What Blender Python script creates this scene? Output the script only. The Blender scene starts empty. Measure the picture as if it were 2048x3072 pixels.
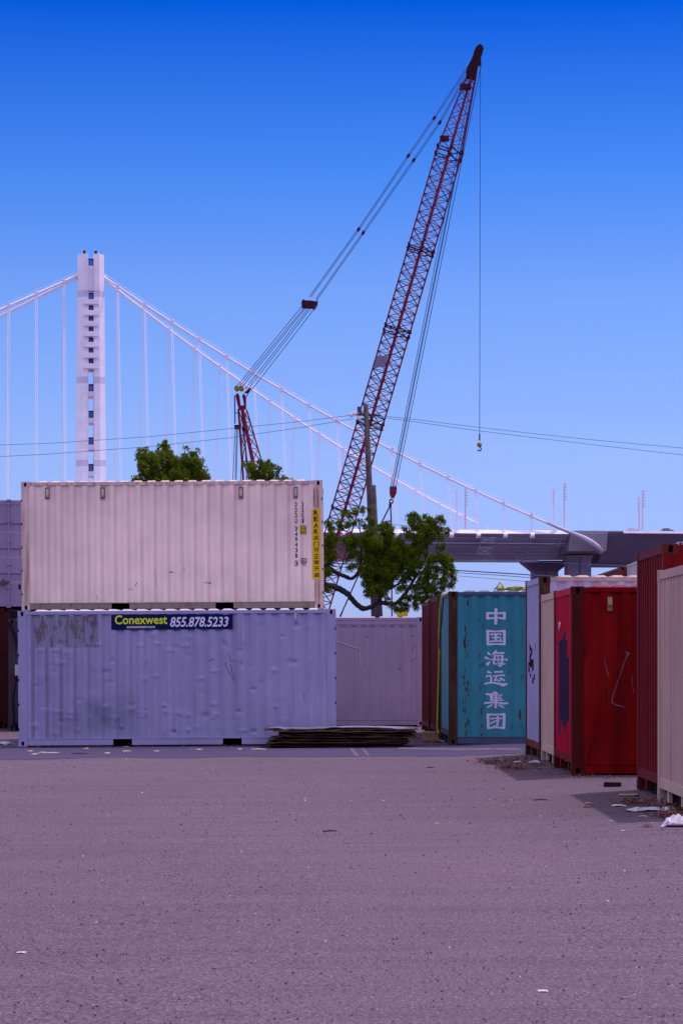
import bpy, bmesh, math, random
from mathutils import Vector, Matrix, noise
R = math.radians
scene = bpy.context.scene
COL = scene.collection

# ------------------------------------------------------------------ camera, sky, sun, exposure
F = 7253.0          # focal length in photo pixels (85 mm on a 36 mm tall frame)
CZ = 1.76           # eye height
HY = 1965.0         # pixel row of the horizon
cam_d = bpy.data.cameras.new('camera')
cam_d.sensor_fit = 'VERTICAL'; cam_d.sensor_height = 36.0; cam_d.lens = 85.0
cam_d.shift_y = (HY - 1536) / 3072.0
cam_d.clip_start = 0.5; cam_d.clip_end = 20000
cam = bpy.data.objects.new('camera', cam_d); COL.objects.link(cam)
cam.location = (0, 0, CZ); cam.rotation_euler = (R(90), 0, 0)
scene.camera = cam
cam_d.dof.use_dof = True; cam_d.dof.focus_distance = 62.0; cam_d.dof.aperture_fstop = 16.0

SUN_EL, SUN_AZ = 69.0, 52.0     # azimuth from straight ahead towards the right
world = bpy.data.worlds.new('World'); scene.world = world
world.use_nodes = True
wn, wl = world.node_tree.nodes, world.node_tree.links
bg = wn['Background']
sky = wn.new('ShaderNodeTexSky'); sky.sky_type = 'NISHITA'; sky.sun_disc = False
sky.sun_elevation = R(SUN_EL); sky.sun_rotation = R(SUN_AZ)
sky.air_density = 1.0; sky.dust_density = 0.2; sky.ozone_density = 3.0; sky.altitude = 0
# colour grade of the sky by height above the horizon (pale at the horizon, deep blue above the roofs, brightened violet overhead, added as fill for shaded fronts)
SKY_GRADE = [(.0,(.56,.70,1.60)),(.031,(.585,.713,1.576)),(.082,(.71,.795,1.42)),(.146,(.58,.77,1.42)),(.196,(.25,.61,1.42)),(.262,(.0,.30,1.25)),(.32,(.6,.7,1.4)),(.45,(12.0,6.2,4.5)),(.70,(10.0,5.4,4.0)),(1.0,(4.6,2.9,2.8))]
geo = wn.new('ShaderNodeTexCoord'); sepz = wn.new('ShaderNodeSeparateXYZ'); wl.new(geo.outputs['Generated'], sepz.inputs[0])
grade = wn.new('ShaderNodeValToRGB'); wl.new(sepz.outputs[2], grade.inputs[0])
cr0 = grade.color_ramp
cr0.elements[1].position = 1.0
for i, (p_, c_) in enumerate(SKY_GRADE):
    e = cr0.elements[0] if i == 0 else (cr0.elements[len(cr0.elements)-1] if i == len(SKY_GRADE)-1 else cr0.elements.new(p_))
    e.position = p_; e.color = (c_[0]/12, c_[1]/12, c_[2]/12, 1)
up = wn.new('ShaderNodeVectorMath'); up.operation = 'SCALE'; up.inputs['Scale'].default_value = 12.0
wl.new(grade.outputs[0], up.inputs[0])
mg = wn.new('ShaderNodeVectorMath'); mg.operation = 'MULTIPLY'
wl.new(sky.outputs[0], mg.inputs[0]); wl.new(up.outputs[0], mg.inputs[1]); wl.new(mg.outputs[0], bg.inputs[0])
bg.inputs[1].default_value = 0.10

sun_d = bpy.data.lights.new('sun', 'SUN'); sun_d.energy = 3.0; sun_d.angle = R(1.2); sun_d.color = (1.0, 0.87, 0.93)
sun = bpy.data.objects.new('sun', sun_d); COL.objects.link(sun)
sdir = Vector((math.sin(R(SUN_AZ)) * math.cos(R(SUN_EL)), math.cos(R(SUN_AZ)) * math.cos(R(SUN_EL)), math.sin(R(SUN_EL))))
sun.rotation_euler = (-sdir).to_track_quat('-Z', 'Y').to_euler()
sun.location = sdir * 60
scene.view_settings.view_transform = 'Standard'; scene.view_settings.look = 'None'
scene.view_settings.gamma = 1.0; scene.view_settings.exposure = 0.0

# ------------------------------------------------------------------ helpers
rnd = random.Random(11)

def P(px, py, D):
    return Vector(((px - 1024) / F * D, D, CZ + (HY - py) / F * D))

def smooth(a, b, x):
    t = min(1, max(0, (x - a) / (b - a))); return t * t * (3 - 2 * t)

def ground_z(x, y=0):
    return 0.0062 * (min(5, max(-8, x)) + 6.2) + 0.045 * smooth(1.8, 3.3, x)

def on_ground(px, py):
    """point of the ground seen at a photo pixel"""
    D = CZ * F / (py - HY)
    for _ in range(6):
        x = (px - 1024) / F * D
        D = (CZ - ground_z(x)) * F / (py - HY)
    x = (px - 1024) / F * D
    return Vector((x, D, ground_z(x)))

class MB:
    def __init__(s): s.v = []; s.f = []
    def add(s, vs, fs):
        n = len(s.v); s.v += [tuple(v) for v in vs]; s.f += [tuple(i + n for i in f) for f in fs]; return s
    def box(s, x0, y0, z0, x1, y1, z1):
        return s.add([(x0,y0,z0),(x1,y0,z0),(x1,y1,z0),(x0,y1,z0),(x0,y0,z1),(x1,y0,z1),(x1,y1,z1),(x0,y1,z1)],
                     [(3,2,1,0),(4,5,6,7),(0,1,5,4),(1,2,6,5),(2,3,7,6),(3,0,4,7)])
    def frames(s, a, b):
        d = (b - a).normalized(); up = Vector((0,0,1)) if abs(d.z) < .95 else Vector((0,1,0))
        u = d.cross(up).normalized(); return u, u.cross(d)
    def bar(s, a, b, w, h=None):
        a, b = Vector(a), Vector(b); h = h or w; u, n = s.frames(a, b); vs = []
        for p in (a, b):
            for i, j in ((-1,-1),(1,-1),(1,1),(-1,1)): vs.append(p + u*(i*w/2) + n*(j*h/2))
        return s.add(vs, [(3,2,1,0),(4,5,6,7),(0,1,5,4),(1,2,6,5),(2,3,7,6),(3,0,4,7)])
    def tube(s, pts, r, n=6, cap=True):
        pts = [Vector(p) for p in pts]; rs = r if isinstance(r, (list, tuple)) else [r]*len(pts)
        base = len(s.v); ref = None
        for i, p in enumerate(pts):
            d = (pts[min(i+1, len(pts)-1)] - pts[max(i-1, 0)]).normalized()
            if ref is None:
                ref = Vector((0,0,1)) if abs(d.z) < .9 else Vector((1,0,0))
            u = d.cross(ref).normalized(); w = u.cross(d)
            ref = w if abs(d.dot(w)) < .9 else ref
            for k in range(n):
                a = 2*math.pi*k/n; s.v.append(tuple(p + u*(math.cos(a)*rs[i]) + w*(math.sin(a)*rs[i])))
        for i in range(len(pts)-1):
            for k in range(n):
                a = base+i*n+k; b = base+i*n+(k+1) % n; s.f.append((a, b, b+n, a+n))
        if cap:
            s.f.append(tuple(base+k for k in range(n))[::-1]); e = base+(len(pts)-1)*n
            s.f.append(tuple(e+k for k in range(n)))
        return s
    def prism(s, poly, d0, d1, ax='y'):
        """polygon in the other two axes, extruded along ax"""
        n = len(poly); vs = []
        for d in (d0, d1):
            for a, b in poly: vs.append((a, d, b) if ax == 'y' else (d, a, b) if ax == 'x' else (a, b, d))
        fs = [tuple(range(n)), tuple(range(n, 2*n))[::-1]]
        fs += [(i, n+i, n+(i+1) % n, (i+1) % n) for i in range(n)]
        return s.add(vs, fs)
    def build(s, name, m, parent=None, smooth_=False):
        me = bpy.data.meshes.new(name); me.from_pydata(s.v, [], s.f); me.validate(); me.update()
        bm = bmesh.new(); bm.from_mesh(me); bmesh.ops.recalc_face_normals(bm, faces=bm.faces); bm.to_mesh(me); bm.free()
        if smooth_:
            me.polygons.foreach_set('use_smooth', [True]*len(me.polygons))
        o = bpy.data.objects.new(name, me); COL.objects.link(o)
        if m: me.materials.append(m)
        if parent: o.parent = parent
        return o

def tag(o, label=None, cat=None, group=None, kind=None):
    if label: o['label'] = label
    if cat: o['category'] = cat
    if group: o['group'] = group
    if kind: o['kind'] = kind
    return o

def thing(name, label, cat, loc=(0,0,0), group=None):
    o = bpy.data.objects.new(name, None); o.empty_display_size = .3; COL.objects.link(o); o.location = loc
    return tag(o, label, cat, group)

# ------------------------------------------------------------------ materials
def new_mat(name):
    m = bpy.data.materials.new(name); m.use_nodes = True
    return m, m.node_tree.nodes, m.node_tree.links, m.node_tree.nodes['Principled BSDF']

def col4(c): return (c[0], c[1], c[2], 1)

def noise_n(N, L, scale, detail=4, rough=.55, vec=None):
    n = N.new('ShaderNodeTexNoise'); n.inputs['Scale'].default_value = scale
    n.inputs['Detail'].default_value = detail; n.inputs['Roughness'].default_value = rough
    if vec: L.new(vec, n.inputs['Vector'])
    return n.outputs['Fac']

def ramp(N, L, src, a, b):
    r = N.new('ShaderNodeMapRange'); r.inputs['From Min'].default_value = a; r.inputs['From Max'].default_value = b
    L.new(src, r.inputs['Value']); return r.outputs[0]

def mix(N, L, fac, a, b, mode='MIX'):
    m = N.new('ShaderNodeMix'); m.data_type = 'RGBA'; m.blend_type = mode
    if isinstance(fac, float): m.inputs[0].default_value = fac
    else: L.new(fac, m.inputs[0])
    for k, v in ((6, a), (7, b)):
        if isinstance(v, tuple): m.inputs[k].default_value = col4(v)
        else: L.new(v, m.inputs[k])
    return m.outputs[2]

def scaled(N, L, sc):
    tc = N.new('ShaderNodeTexCoord'); mp = N.new('ShaderNodeMapping'); mp.inputs['Scale'].default_value = sc
    L.new(tc.outputs['Object'], mp.inputs[0]); return mp.outputs[0]

def mul(N, L, a, b):
    m = N.new('ShaderNodeMath'); m.operation = 'MULTIPLY'; L.new(a, m.inputs[0])
    if isinstance(b, float): m.inputs[1].default_value = b
    else: L.new(b, m.inputs[1])
    return m.outputs[0]

def bump(N, L, B, h, strength=.3, dist=.01):
    b = N.new('ShaderNodeBump'); b.inputs['Strength'].default_value = strength; b.inputs['Distance'].default_value = dist
    L.new(h, b.inputs['Height']); L.new(b.outputs[0], B.inputs['Normal'])

def plain(name, c, rough=.6, var=.25, scale=3.0, metal=0.0, c2=None, bstr=.0, spec=.12):
    m, N, L, B = new_mat(name)
    v = scaled(N, L, (1,1,1)); f = noise_n(N, L, scale, 5, .6, v)
    d = c2 if c2 else tuple(x*(1-var) for x in c)
    u = c if c2 else tuple(min(1, x*(1+var)) for x in c)
    L.new(mix(N, L, ramp(N, L, f, .3, .7), d, u), B.inputs['Base Color'])
    B.inputs['Roughness'].default_value = rough; B.inputs['Metallic'].default_value = metal
    B.inputs['Specular IOR Level'].default_value = spec
    if bstr: bump(N, L, B, noise_n(N, L, scale*8, 4, .6, v), bstr, .01)
    return m

def paint(name, c, rust=.15, rustc=(.11,.035,.02), dirt=.25, dirtc=None, rough=.55, streak=(9,9,.5), seed=0.0, patch=None):
    """weathered steel paint: faded areas, vertical dirt runs, rust spots"""
    m, N, L, B = new_mat(name)
    tc = N.new('ShaderNodeTexCoord'); off = N.new('ShaderNodeVectorMath'); off.operation = 'ADD'
    off.inputs[1].default_value = (seed, seed*1.7, seed*.6); L.new(tc.outputs['Object'], off.inputs[0]); v = off.outputs[0]
    mp = N.new('ShaderNodeMapping'); mp.inputs['Scale'].default_value = streak; L.new(v, mp.inputs[0])
    f1 = noise_n(N, L, .9, 5, .6, v)
    base = mix(N, L, ramp(N, L, f1, .3, .7), tuple(x*.86 for x in c), tuple(min(1, x*1.1+.005) for x in c))
    fs = noise_n(N, L, 1.0, 6, .65, mp.outputs[0])
    dc = dirtc or tuple(x*.55 for x in c)
    base = mix(N, L, mul(N, L, ramp(N, L, fs, .48, .75), float(dirt)), base, dc)
    ff = noise_n(N, L, 45, 3, .6, v)
    base = mix(N, L, mul(N, L, ramp(N, L, ff, .55, .8), .25), base, tuple(x*.6 for x in c))
    if rust > 0:
        mp2 = N.new('ShaderNodeMapping'); mp2.inputs['Scale'].default_value = (1.6, 1.6, .55); L.new(v, mp2.inputs[0])
        fr = noise_n(N, L, 3.2, 9, .72, mp2.outputs[0])
        t = .72 - .3*rust
        rm = ramp(N, L, fr, t, t+.05)
        rc = mix(N, L, ramp(N, L, ff, .35, .65), tuple(x*.5 for x in rustc), tuple(x*1.6 for x in rustc))
        base = mix(N, L, rm, base, rc)
    if patch:
        base = patch(N, L, tc.outputs['Object'], base)
    L.new(base, B.inputs['Base Color'])
    B.inputs['Roughness'].default_value = rough; B.inputs['Specular IOR Level'].default_value = .06
    bump(N, L, B, noise_n(N, L, 30, 4, .6, v), .12, .006)
    return m

CREAM = (.56, .46, .40); 
M = {}
def rust_runs(N, L, v, base):
    """rust-brown runs, for frames and corner posts"""
    mp = N.new('ShaderNodeMapping'); mp.inputs['Scale'].default_value = (16,16,.7); L.new(v, mp.inputs[0])
    f = noise_n(N, L, 1.0, 6, .65, mp.outputs[0])
    return mix(N, L, mul(N, L, ramp(N, L, f, .42, .68), .75), base, (.27,.13,.07))
M['tan'] = paint('cream_paint', (.90,.69,.60), .02, dirt=.22, dirtc=(.38,.27,.22), rustc=(.3,.14,.07), seed=2)
M['tan_frame'] = paint('cream_frame_paint', (.74,.54,.48), .12, (.26,.11,.05), dirt=.3, dirtc=(.34,.2,.14), seed=5, patch=rust_runs)
M['tan_fold'] = paint('cream_slope_shade_and_grime', (.76,.55,.50), .04, dirt=.35, dirtc=(.42,.24,.18), rustc=(.3,.14,.07), seed=2)  # shade of the right-facing slopes painted in as browner cream, with some grime
M['tan_low'] = paint('cream_rail_rusty_paint', (.3,.22,.17), .45, (.16,.075,.045), dirt=.6, dirtc=(.16,.09,.06), seed=7)
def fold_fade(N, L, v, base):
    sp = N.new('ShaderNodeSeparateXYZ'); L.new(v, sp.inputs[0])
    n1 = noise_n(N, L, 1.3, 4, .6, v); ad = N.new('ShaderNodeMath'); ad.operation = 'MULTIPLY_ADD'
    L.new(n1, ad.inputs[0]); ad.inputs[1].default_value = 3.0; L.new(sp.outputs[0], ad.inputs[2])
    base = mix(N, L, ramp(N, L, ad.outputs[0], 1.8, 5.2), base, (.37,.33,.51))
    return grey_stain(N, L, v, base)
def grey_stain(N, L, v, base):
    """sooty smear low on the left and scattered small rust chips"""
    sp = N.new('ShaderNodeSeparateXYZ'); L.new(v, sp.inputs[0])
    n1 = noise_n(N, L, 2.2, 6, .65, v)
    a = mul(N, L, ramp(N, L, sp.outputs[0], .2, 1.3), ramp(N, L, sp.outputs[0], 2.6, 1.7))
    b = mul(N, L, ramp(N, L, sp.outputs[2], .15, .5), ramp(N, L, sp.outputs[2], 1.05, .65))
    f = mul(N, L, mul(N, L, a, b), ramp(N, L, n1, .32, .62))
    base = mix(N, L, mul(N, L, f, .75), base, (.12,.11,.17))
    n2 = noise_n(N, L, 26, 5, .7, v)
    return mix(N, L, ramp(N, L, n2, .72, .75), base, (.10,.045,.03))
M['grey'] = paint('blue_grey_paint', (.38,.335,.52), .05, (.10,.05,.04), dirt=.3, dirtc=(.16,.13,.22), seed=1, patch=grey_stain)
M['grey_frame'] = paint('blue_grey_frame_paint', (.37,.33,.52), .06, (.12,.06,.04), dirt=.2, seed=3)
M['grey_fold'] = paint('blue_grey_slope_shade_and_grime', (.27,.225,.36), .06, (.10,.05,.04), dirt=.35, dirtc=(.15,.10,.13), seed=1, patch=fold_fade)  # slope shade painted in as darker brownish grey, with some grime
M['wall'] = paint('plain_grey_paint', (.35,.265,.385), .05, (.12,.07,.05), dirt=.25, dirtc=(.13,.09,.10), seed=9)
M['purple'] = paint('mauve_grey_paint', (.31,.235,.37), .04, dirt=.3, seed=4)
M['teal'] = paint('teal_paint', (.040,.225,.265), .08, (.085,.03,.022), dirt=.35, dirtc=(.05,.11,.16), seed=6)
M['teal_end'] = paint('paler_teal_paint', (.09,.26,.29), .12, (.085,.03,.022), dirt=.3, seed=6)  # end panel teal, paler than the side
M['rust_post'] = paint('rust_eaten_paint', (.055,.026,.018), .75, (.05,.018,.012), dirt=.6, dirtc=(.09,.075,.03), seed=8)
M['oxide'] = paint('oxide_red_paint', (.13,.008,.012), .3, (.06,.02,.015), dirt=.4, dirtc=(.06,.012,.012), seed=10)
M['oxide2'] = paint('dull_oxide_red_paint', (.12,.012,.014), .32, (.05,.02,.016), dirt=.5, dirtc=(.05,.012,.012), seed=12)
M['lav'] = paint('lavender_grey_paint', (.36,.33,.50), .22, (.14,.06,.03), dirt=.3, seed=14)
M['lav_frame'] = paint('rusty_cream_rail_paint', (.40,.30,.28), .45, (.16,.07,.035), dirt=.5, dirtc=(.2,.11,.07), seed=15)
M['dim_red'] = paint('shade_darkened_red_paint', (.05,.007,.007), .3, (.03,.012,.01), dirt=.6, dirtc=(.02,.005,.005), seed=44)  # red darkened in the colour for the deep shade around this box
M['dim_grey'] = paint('shade_darkened_grey_paint', (.055,.045,.06), .1, (.03,.02,.02), dirt=.5, dirtc=(.02,.017,.022), seed=45)  # grey darkened in the colour for the shaded gap
M['cream2'] = paint('pale_cream_paint', (.56,.38,.30), .08, (.30,.13,.07), dirt=.3, dirtc=(.42,.25,.17), seed=16)
M['cream3'] = paint('rust_streaked_cream_paint', (.54,.345,.30), .10, (.25,.10,.06), dirt=.7, dirtc=(.30,.13,.10), streak=(14,14,.25), seed=18)
def red_marks(N, L, v, base):
    sp = N.new('ShaderNodeSeparateXYZ'); L.new(v, sp.inputs[0])
    mp = N.new('ShaderNodeMapping'); mp.inputs['Scale'].default_value = (7,7,1.6); L.new(v, mp.inputs[0])
    f = noise_n(N, L, 1.0, 8, .7, mp.outputs[0])
    base = mix(N, L, ramp(N, L, f, .60, .66), base, (.022,.004,.004))
    mp3 = N.new('ShaderNodeMapping'); mp3.inputs['Scale'].default_value = (2.4,2.4,.35); L.new(v, mp3.inputs[0])
    return mix(N, L, mul(N, L, ramp(N, L, noise_n(N, L, 1.0, 5, .6, mp3.outputs[0]), .45, .68), .7), base, (.075,.0006,.001))
M['red'] = paint('dark_red_paint', (.22,.0006,.002), .1, (.04,.008,.006), dirt=.5, dirtc=(.11,.001,.001), seed=20, patch=red_marks)
M['red_end'] = paint('faded_magenta_red_paint', (.46,.001,.028), .14, (.09,.01,.012), dirt=.3, dirtc=(.13,.005,.015), seed=22)
M['darkred'] = paint('maroon_paint', (.15,.002,.006), .25, (.035,.012,.01), dirt=.5, dirtc=(.03,.006,.006), seed=24)
M['darkred2'] = paint('rusty_maroon_paint', (.11,.02,.014), .5, (.10,.035,.015), dirt=.5, dirtc=(.05,.012,.01), seed=25)
M['rustc'] = paint('rusted_red_paint', (.15,.022,.014), .5, (.07,.025,.012), dirt=.6, dirtc=(.2,.12,.03), seed=26)
M['white_box'] = paint('dirty_white_paint', (.5,.48,.5), .12, (.2,.1,.05), dirt=.4, seed=28)
M['dark'] = plain('underside_shade_black', (.006,.005,.006), .9, .3)
M['slot'] = plain('casting_hole_black', (.008,.006,.006), .9, .3)
M['steel'] = plain('dull_steel', (.10,.09,.10), .5, .3, 20)
M['vent'] = paint('vent_paint', (.50,.42,.36), .1, (.2,.1,.05), seed=30)
M['vent_dirt'] = paint('vent_frame_paint', (.20,.13,.10), .4, (.10,.05,.03), seed=31)
M['black_paint'] = plain('black_paint', (.008,.008,.009), .55, .2)
def worn(name, c, under):
    m, N, L, B = new_mat(name); v = scaled(N, L, (1,1,1))
    f = noise_n(N, L, 16, 7, .72, scaled(N, L, (1.5,1.5,.8))); f2 = noise_n(N, L, 3, 4, .6, v)
    base = mix(N, L, ramp(N, L, f2, .3, .7), tuple(x*.86 for x in c), c)
    L.new(mix(N, L, ramp(N, L, f, .66, .69), base, under), B.inputs['Base Color'])
    B.inputs['Roughness'].default_value = .7; B.inputs['Specular IOR Level'].default_value = .1
    return m
M['white_paint'] = worn('white_letter_paint', (.66,.60,.78), (.06,.10,.13))
M['yellow'] = plain('sign_yellow', (.72,.45,.006), .5, .06, 4)
M['navy'] = plain('banner_navy', (.006,.006,.065), .4, .1, 4)
M['lime'] = plain('banner_lime', (.74,.86,.008), .5, .05, 4)
M['banner_white'] = plain('banner_white', (.72,.70,.86), .5, .05, 4)
M['residue'] = plain('sticker_residue', (.30,.29,.42), .8, .3, 6, c2=(.15,.105,.10))

# ------------------------------------------------------------------ ground
def asphalt(name, base, var, light, dark, dusty):
    m, N, L, B = new_mat(name)
    v = scaled(N, L, (1,1,1))
    k = lambda c, f: tuple(min(1, x*f) for x in c)
    big = noise_n(N, L, .16, 5, .6, scaled(N, L, (1,.45,1)))
    c = mix(N, L, ramp(N, L, big, .32, .68), k(base, 1-var), k(base, 1+var))
    mid = noise_n(N, L, .7, 7, .65, scaled(N, L, (.55,1.3,1)))
    c = mix(N, L, mul(N, L, ramp(N, L, mid, .38, .72), .45), c, dusty)
    # worn wheel tracks running across the yard and blotches of old oil
    st = noise_n(N, L, 1.0, 6, .7, scaled(N, L, (.16,1.5,1)))
    c = mix(N, L, mul(N, L, ramp(N, L, st, .46, .66), .55), c, k(base, .58))
    st2 = noise_n(N, L, 1.0, 6, .7, scaled(N, L, (.5,4.5,1)))
    c = mix(N, L, mul(N, L, ramp(N, L, st2, .52, .66), .5), c, k(base, .5))
    oil = noise_n(N, L, .9, 4, .55, scaled(N, L, (1,1,1)))
    c = mix(N, L, mul(N, L, ramp(N, L, oil, .63, .76), .45), c, k(base, .45))
    # aggregate: two sizes of grain
    gr = noise_n(N, L, 48, 2, .7, v); gf = noise_n(N, L, 120, 2, .6, v)
    c = mix(N, L, mul(N, L, ramp(N, L, gr, .50, .66), .75), c, light)
    c = mix(N, L, mul(N, L, ramp(N, L, gr, .50, .34), .85), c, dark)
    c = mix(N, L, mul(N, L, ramp(N, L, gf, .52, .70), .6), c, light)
    c = mix(N, L, mul(N, L, ramp(N, L, gf, .48, .32), .7), c, dark)
    vo = N.new('ShaderNodeTexVoronoi'); vo.inputs['Scale'].default_value = 52; L.new(v, vo.inputs['Vector'])
    sepc = N.new('ShaderNodeSeparateColor'); L.new(vo.outputs['Color'], sepc.inputs[0])
    chip = mul(N, L, ramp(N, L, sepc.outputs[0], .955, .96), ramp(N, L, vo.outputs['Distance'], .40, .25))
    c = mix(N, L, mul(N, L, chip, .8), c, k(light, 1.9))
    chip2 = mul(N, L, ramp(N, L, sepc.outputs[1], .93, .94), ramp(N, L, vo.outputs['Distance'], .40, .25))
    c = mix(N, L, chip2, c, k(dark, .3))
    tan_ = mul(N, L, ramp(N, L, sepc.outputs[2], .95, .96), ramp(N, L, vo.outputs['Distance'], .42, .25))
    c = mix(N, L, mul(N, L, tan_, .6), c, (light[0]*1.1, light[1]*.85, light[2]*.6))
    L.new(c, B.inputs['Base Color']); B.inputs['Roughness'].default_value = .95
    B.inputs['Specular IOR Level'].default_value = .1
    bump(N, L, B, gr, .8, .012)
    return m
M['asphalt'] = asphalt('old_asphalt', (.113,.077,.104), .20, (.19,.138,.185), (.038,.025,.036), (.142,.098,.122))
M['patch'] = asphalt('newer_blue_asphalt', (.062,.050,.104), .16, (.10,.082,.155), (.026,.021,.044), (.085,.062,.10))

def sheet(xs, ys, dz, name, m, kind='structure', wob=0):
    mb = MB(); nx = len(xs)
    for y in ys:
        for x in xs: mb.v.append((x, y, ground_z(x, y) + dz))
    for j in range(len(ys)-1):
        for i in range(nx-1): mb.f.append((j*nx+i, j*nx+i+1, (j+1)*nx+i+1, (j+1)*nx+i))
    o = mb.build(name, m); tag(o, kind=kind); return o
gx = [-6000,-900,-200,-60,-20,-12] + [-8 + .5*i for i in range(27)] + [8,14,40,200,900,6000]
gy = [-300,-40,0,6] + [8+2*i for i in range(32)] + [90,140,300,900,3000,9000]
tag(sheet(gx, gy, 0, 'ground', M['asphalt']), 'old mauve grey asphalt yard strewn with grit', 'ground')
# newer strip of asphalt along the foot of the containers, with a ragged front edge
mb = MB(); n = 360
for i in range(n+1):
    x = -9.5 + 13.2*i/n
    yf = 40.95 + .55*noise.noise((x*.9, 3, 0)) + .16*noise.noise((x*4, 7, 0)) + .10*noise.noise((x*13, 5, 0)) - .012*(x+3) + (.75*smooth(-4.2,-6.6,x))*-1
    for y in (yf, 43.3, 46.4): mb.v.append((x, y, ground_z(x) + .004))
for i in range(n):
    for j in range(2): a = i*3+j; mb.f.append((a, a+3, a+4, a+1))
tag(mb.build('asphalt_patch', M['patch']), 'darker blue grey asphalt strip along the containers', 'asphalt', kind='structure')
M['dust'] = plain('pale_dust', (.115,.088,.115), .95, .3, 9)
def dusty_mark(name, quad, lab):
    mb = MB(); pts = [on_ground(*q) for q in quad]
    rr = random.Random(len(name)+int(quad[0][0])); n = 14
    L0, R0, L1, R1 = pts
    for i in range(n+1):
        t = i/n; a = L0.lerp(L1, t); b = R0.lerp(R1, t); w = b-a
        a = a + w*rr.uniform(-.12,.18); b = b - w*rr.uniform(-.12,.18)
        for p in (a, b): mb.v.append((p.x, p.y, ground_z(p.x)+.008))
    for i in range(n): mb.f.append((2*i, 2*i+1, 2*i+3, 2*i+2))
    tag(mb.build(name, M['dust']), lab, 'marking', kind='structure')
dusty_mark('road_marking', [(1048,2246),(1058,2246),(1066,2270),(1077,2270)], 'worn pale diagonal stripe crossing the dark strip, the left one')
dusty_mark('road_marking', [(1083,2247),(1093,2247),(1099,2268),(1110,2267)], 'worn pale diagonal stripe crossing the dark strip, the right one')
dusty_mark('dirt_strip', [(1194,2248),(1194,2242),(1560,2251),(1560,2245)], 'pale dusty strip of ground along the foot of the blue green container')

# ------------------------------------------------------------------ shipping containers
PW = .165; CH = .118; CW = 2.438
def corr_profile(u0, u1, pitch, depth, fine=False):
    n = max(1, round((u1-u0-.10)/pitch)); p = (u1-u0-.10)/n; pts = [(u0, 0.0)]
    u = u0+.05
    for i in range(n):
        a = [(u+.12*p, 0), (u+.36*p, depth), (u+.62*p, depth), (u+.86*p, 0)]
        pts += a; u += p
    pts.append((u1, 0.0))
    if fine:
        q = [pts[0]]
        for (a, da), (b, db) in zip(pts, pts[1:]):
            k = 3
            for j in range(1, k+1): q.append((a+(b-a)*j/k, da+(db-da)*j/k))
        pts = q
    return pts
def prof_at(pts, u):
    for (a, da), (b, db) in zip(pts, pts[1:]):
        if a <= u <= b: return da + (db-da)*(u-a)/max(1e-6, b-a)
    return 0.0

def casting_mb(x, y, z, sx, sy):
    """corner casting; sx, sy = -1/+1 tell which faces are outside; oval holes in the two outer faces"""
    lx, ly, lz = .172, .16, CH
    x0, x1 = (x, x+lx) if sx < 0 else (x-lx, x); y0, y1 = (y, y+ly) if sy < 0 else (y-ly, y); z1 = z+lz
    mb = MB(); K = 16
    mb.add([(x0,y0,z),(x1,y0,z),(x1,y1,z),(x0,y1,z)], [(3,2,1,0)]); mb.add([(x0,y0,z1),(x1,y0,z1),(x1,y1,z1),(x0,y1,z1)], [(0,1,2,3)])
    def plate(fn, w, ax_out, depth):
        rect = []; oval = []
        for k in range(K):
            a = 2*math.pi*(k+.5)/K; c, s = math.cos(a), math.sin(a)
            t = min(w/2/max(1e-6, abs(c)), lz/2/max(1e-6, abs(s))); rect.append((c*t, s*t))
            oo = (c*.027, s*.027 + (.017 if s > 0 else -.017)); oval.append(oo)
        # exact corners
        for sgn in ((1,1),(-1,1),(-1,-1),(1,-1)):
            k = min(range(K), key=lambda q: (rect[q][0]-sgn[0]*w/2)**2+(rect[q][1]-sgn[1]*lz/2)**2); rect[k] = (sgn[0]*w/2, sgn[1]*lz/2)
        vs = [fn(p, 0) for p in rect] + [fn(p, 0) for p in oval] + [fn(p, depth) for p in oval]
        fs = []
        for k in range(K):
            j = (k+1) % K; fs += [(k, j, K+j, K+k), (K+k, K+j, 2*K+j, 2*K+k)]
        mb.add(vs, fs)
        return [fn(p, depth*.9) for p in oval]
    cx, cy, cz = (x0+x1)/2, (y0+y1)/2, z+lz/2
    h1 = plate(lambda p, d: (cx+p[0], y-sy*d, cz+p[1]), lx, 0, .05)
    h2 = plate(lambda p, d: (x-sx*d, cy+p[0], cz+p[1]), ly, 0, .05)
    yi = y1 if sy < 0 else y0; xi = x1 if sx < 0 else x0
    mb.add([(x0,yi,z),(x1,yi,z),(x1,yi,z1),(x0,yi,z1)], [(0,1,2,3)])
    mb.add([(xi,y0,z),(xi,y1,z),(xi,y1,z1),(xi,y0,z1)], [(0,1,2,3)])
    dk = MB(); dk.add(h1, [tuple(range(K))]); dk.add(h2, [tuple(range(K))])
    return mb, dk

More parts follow.
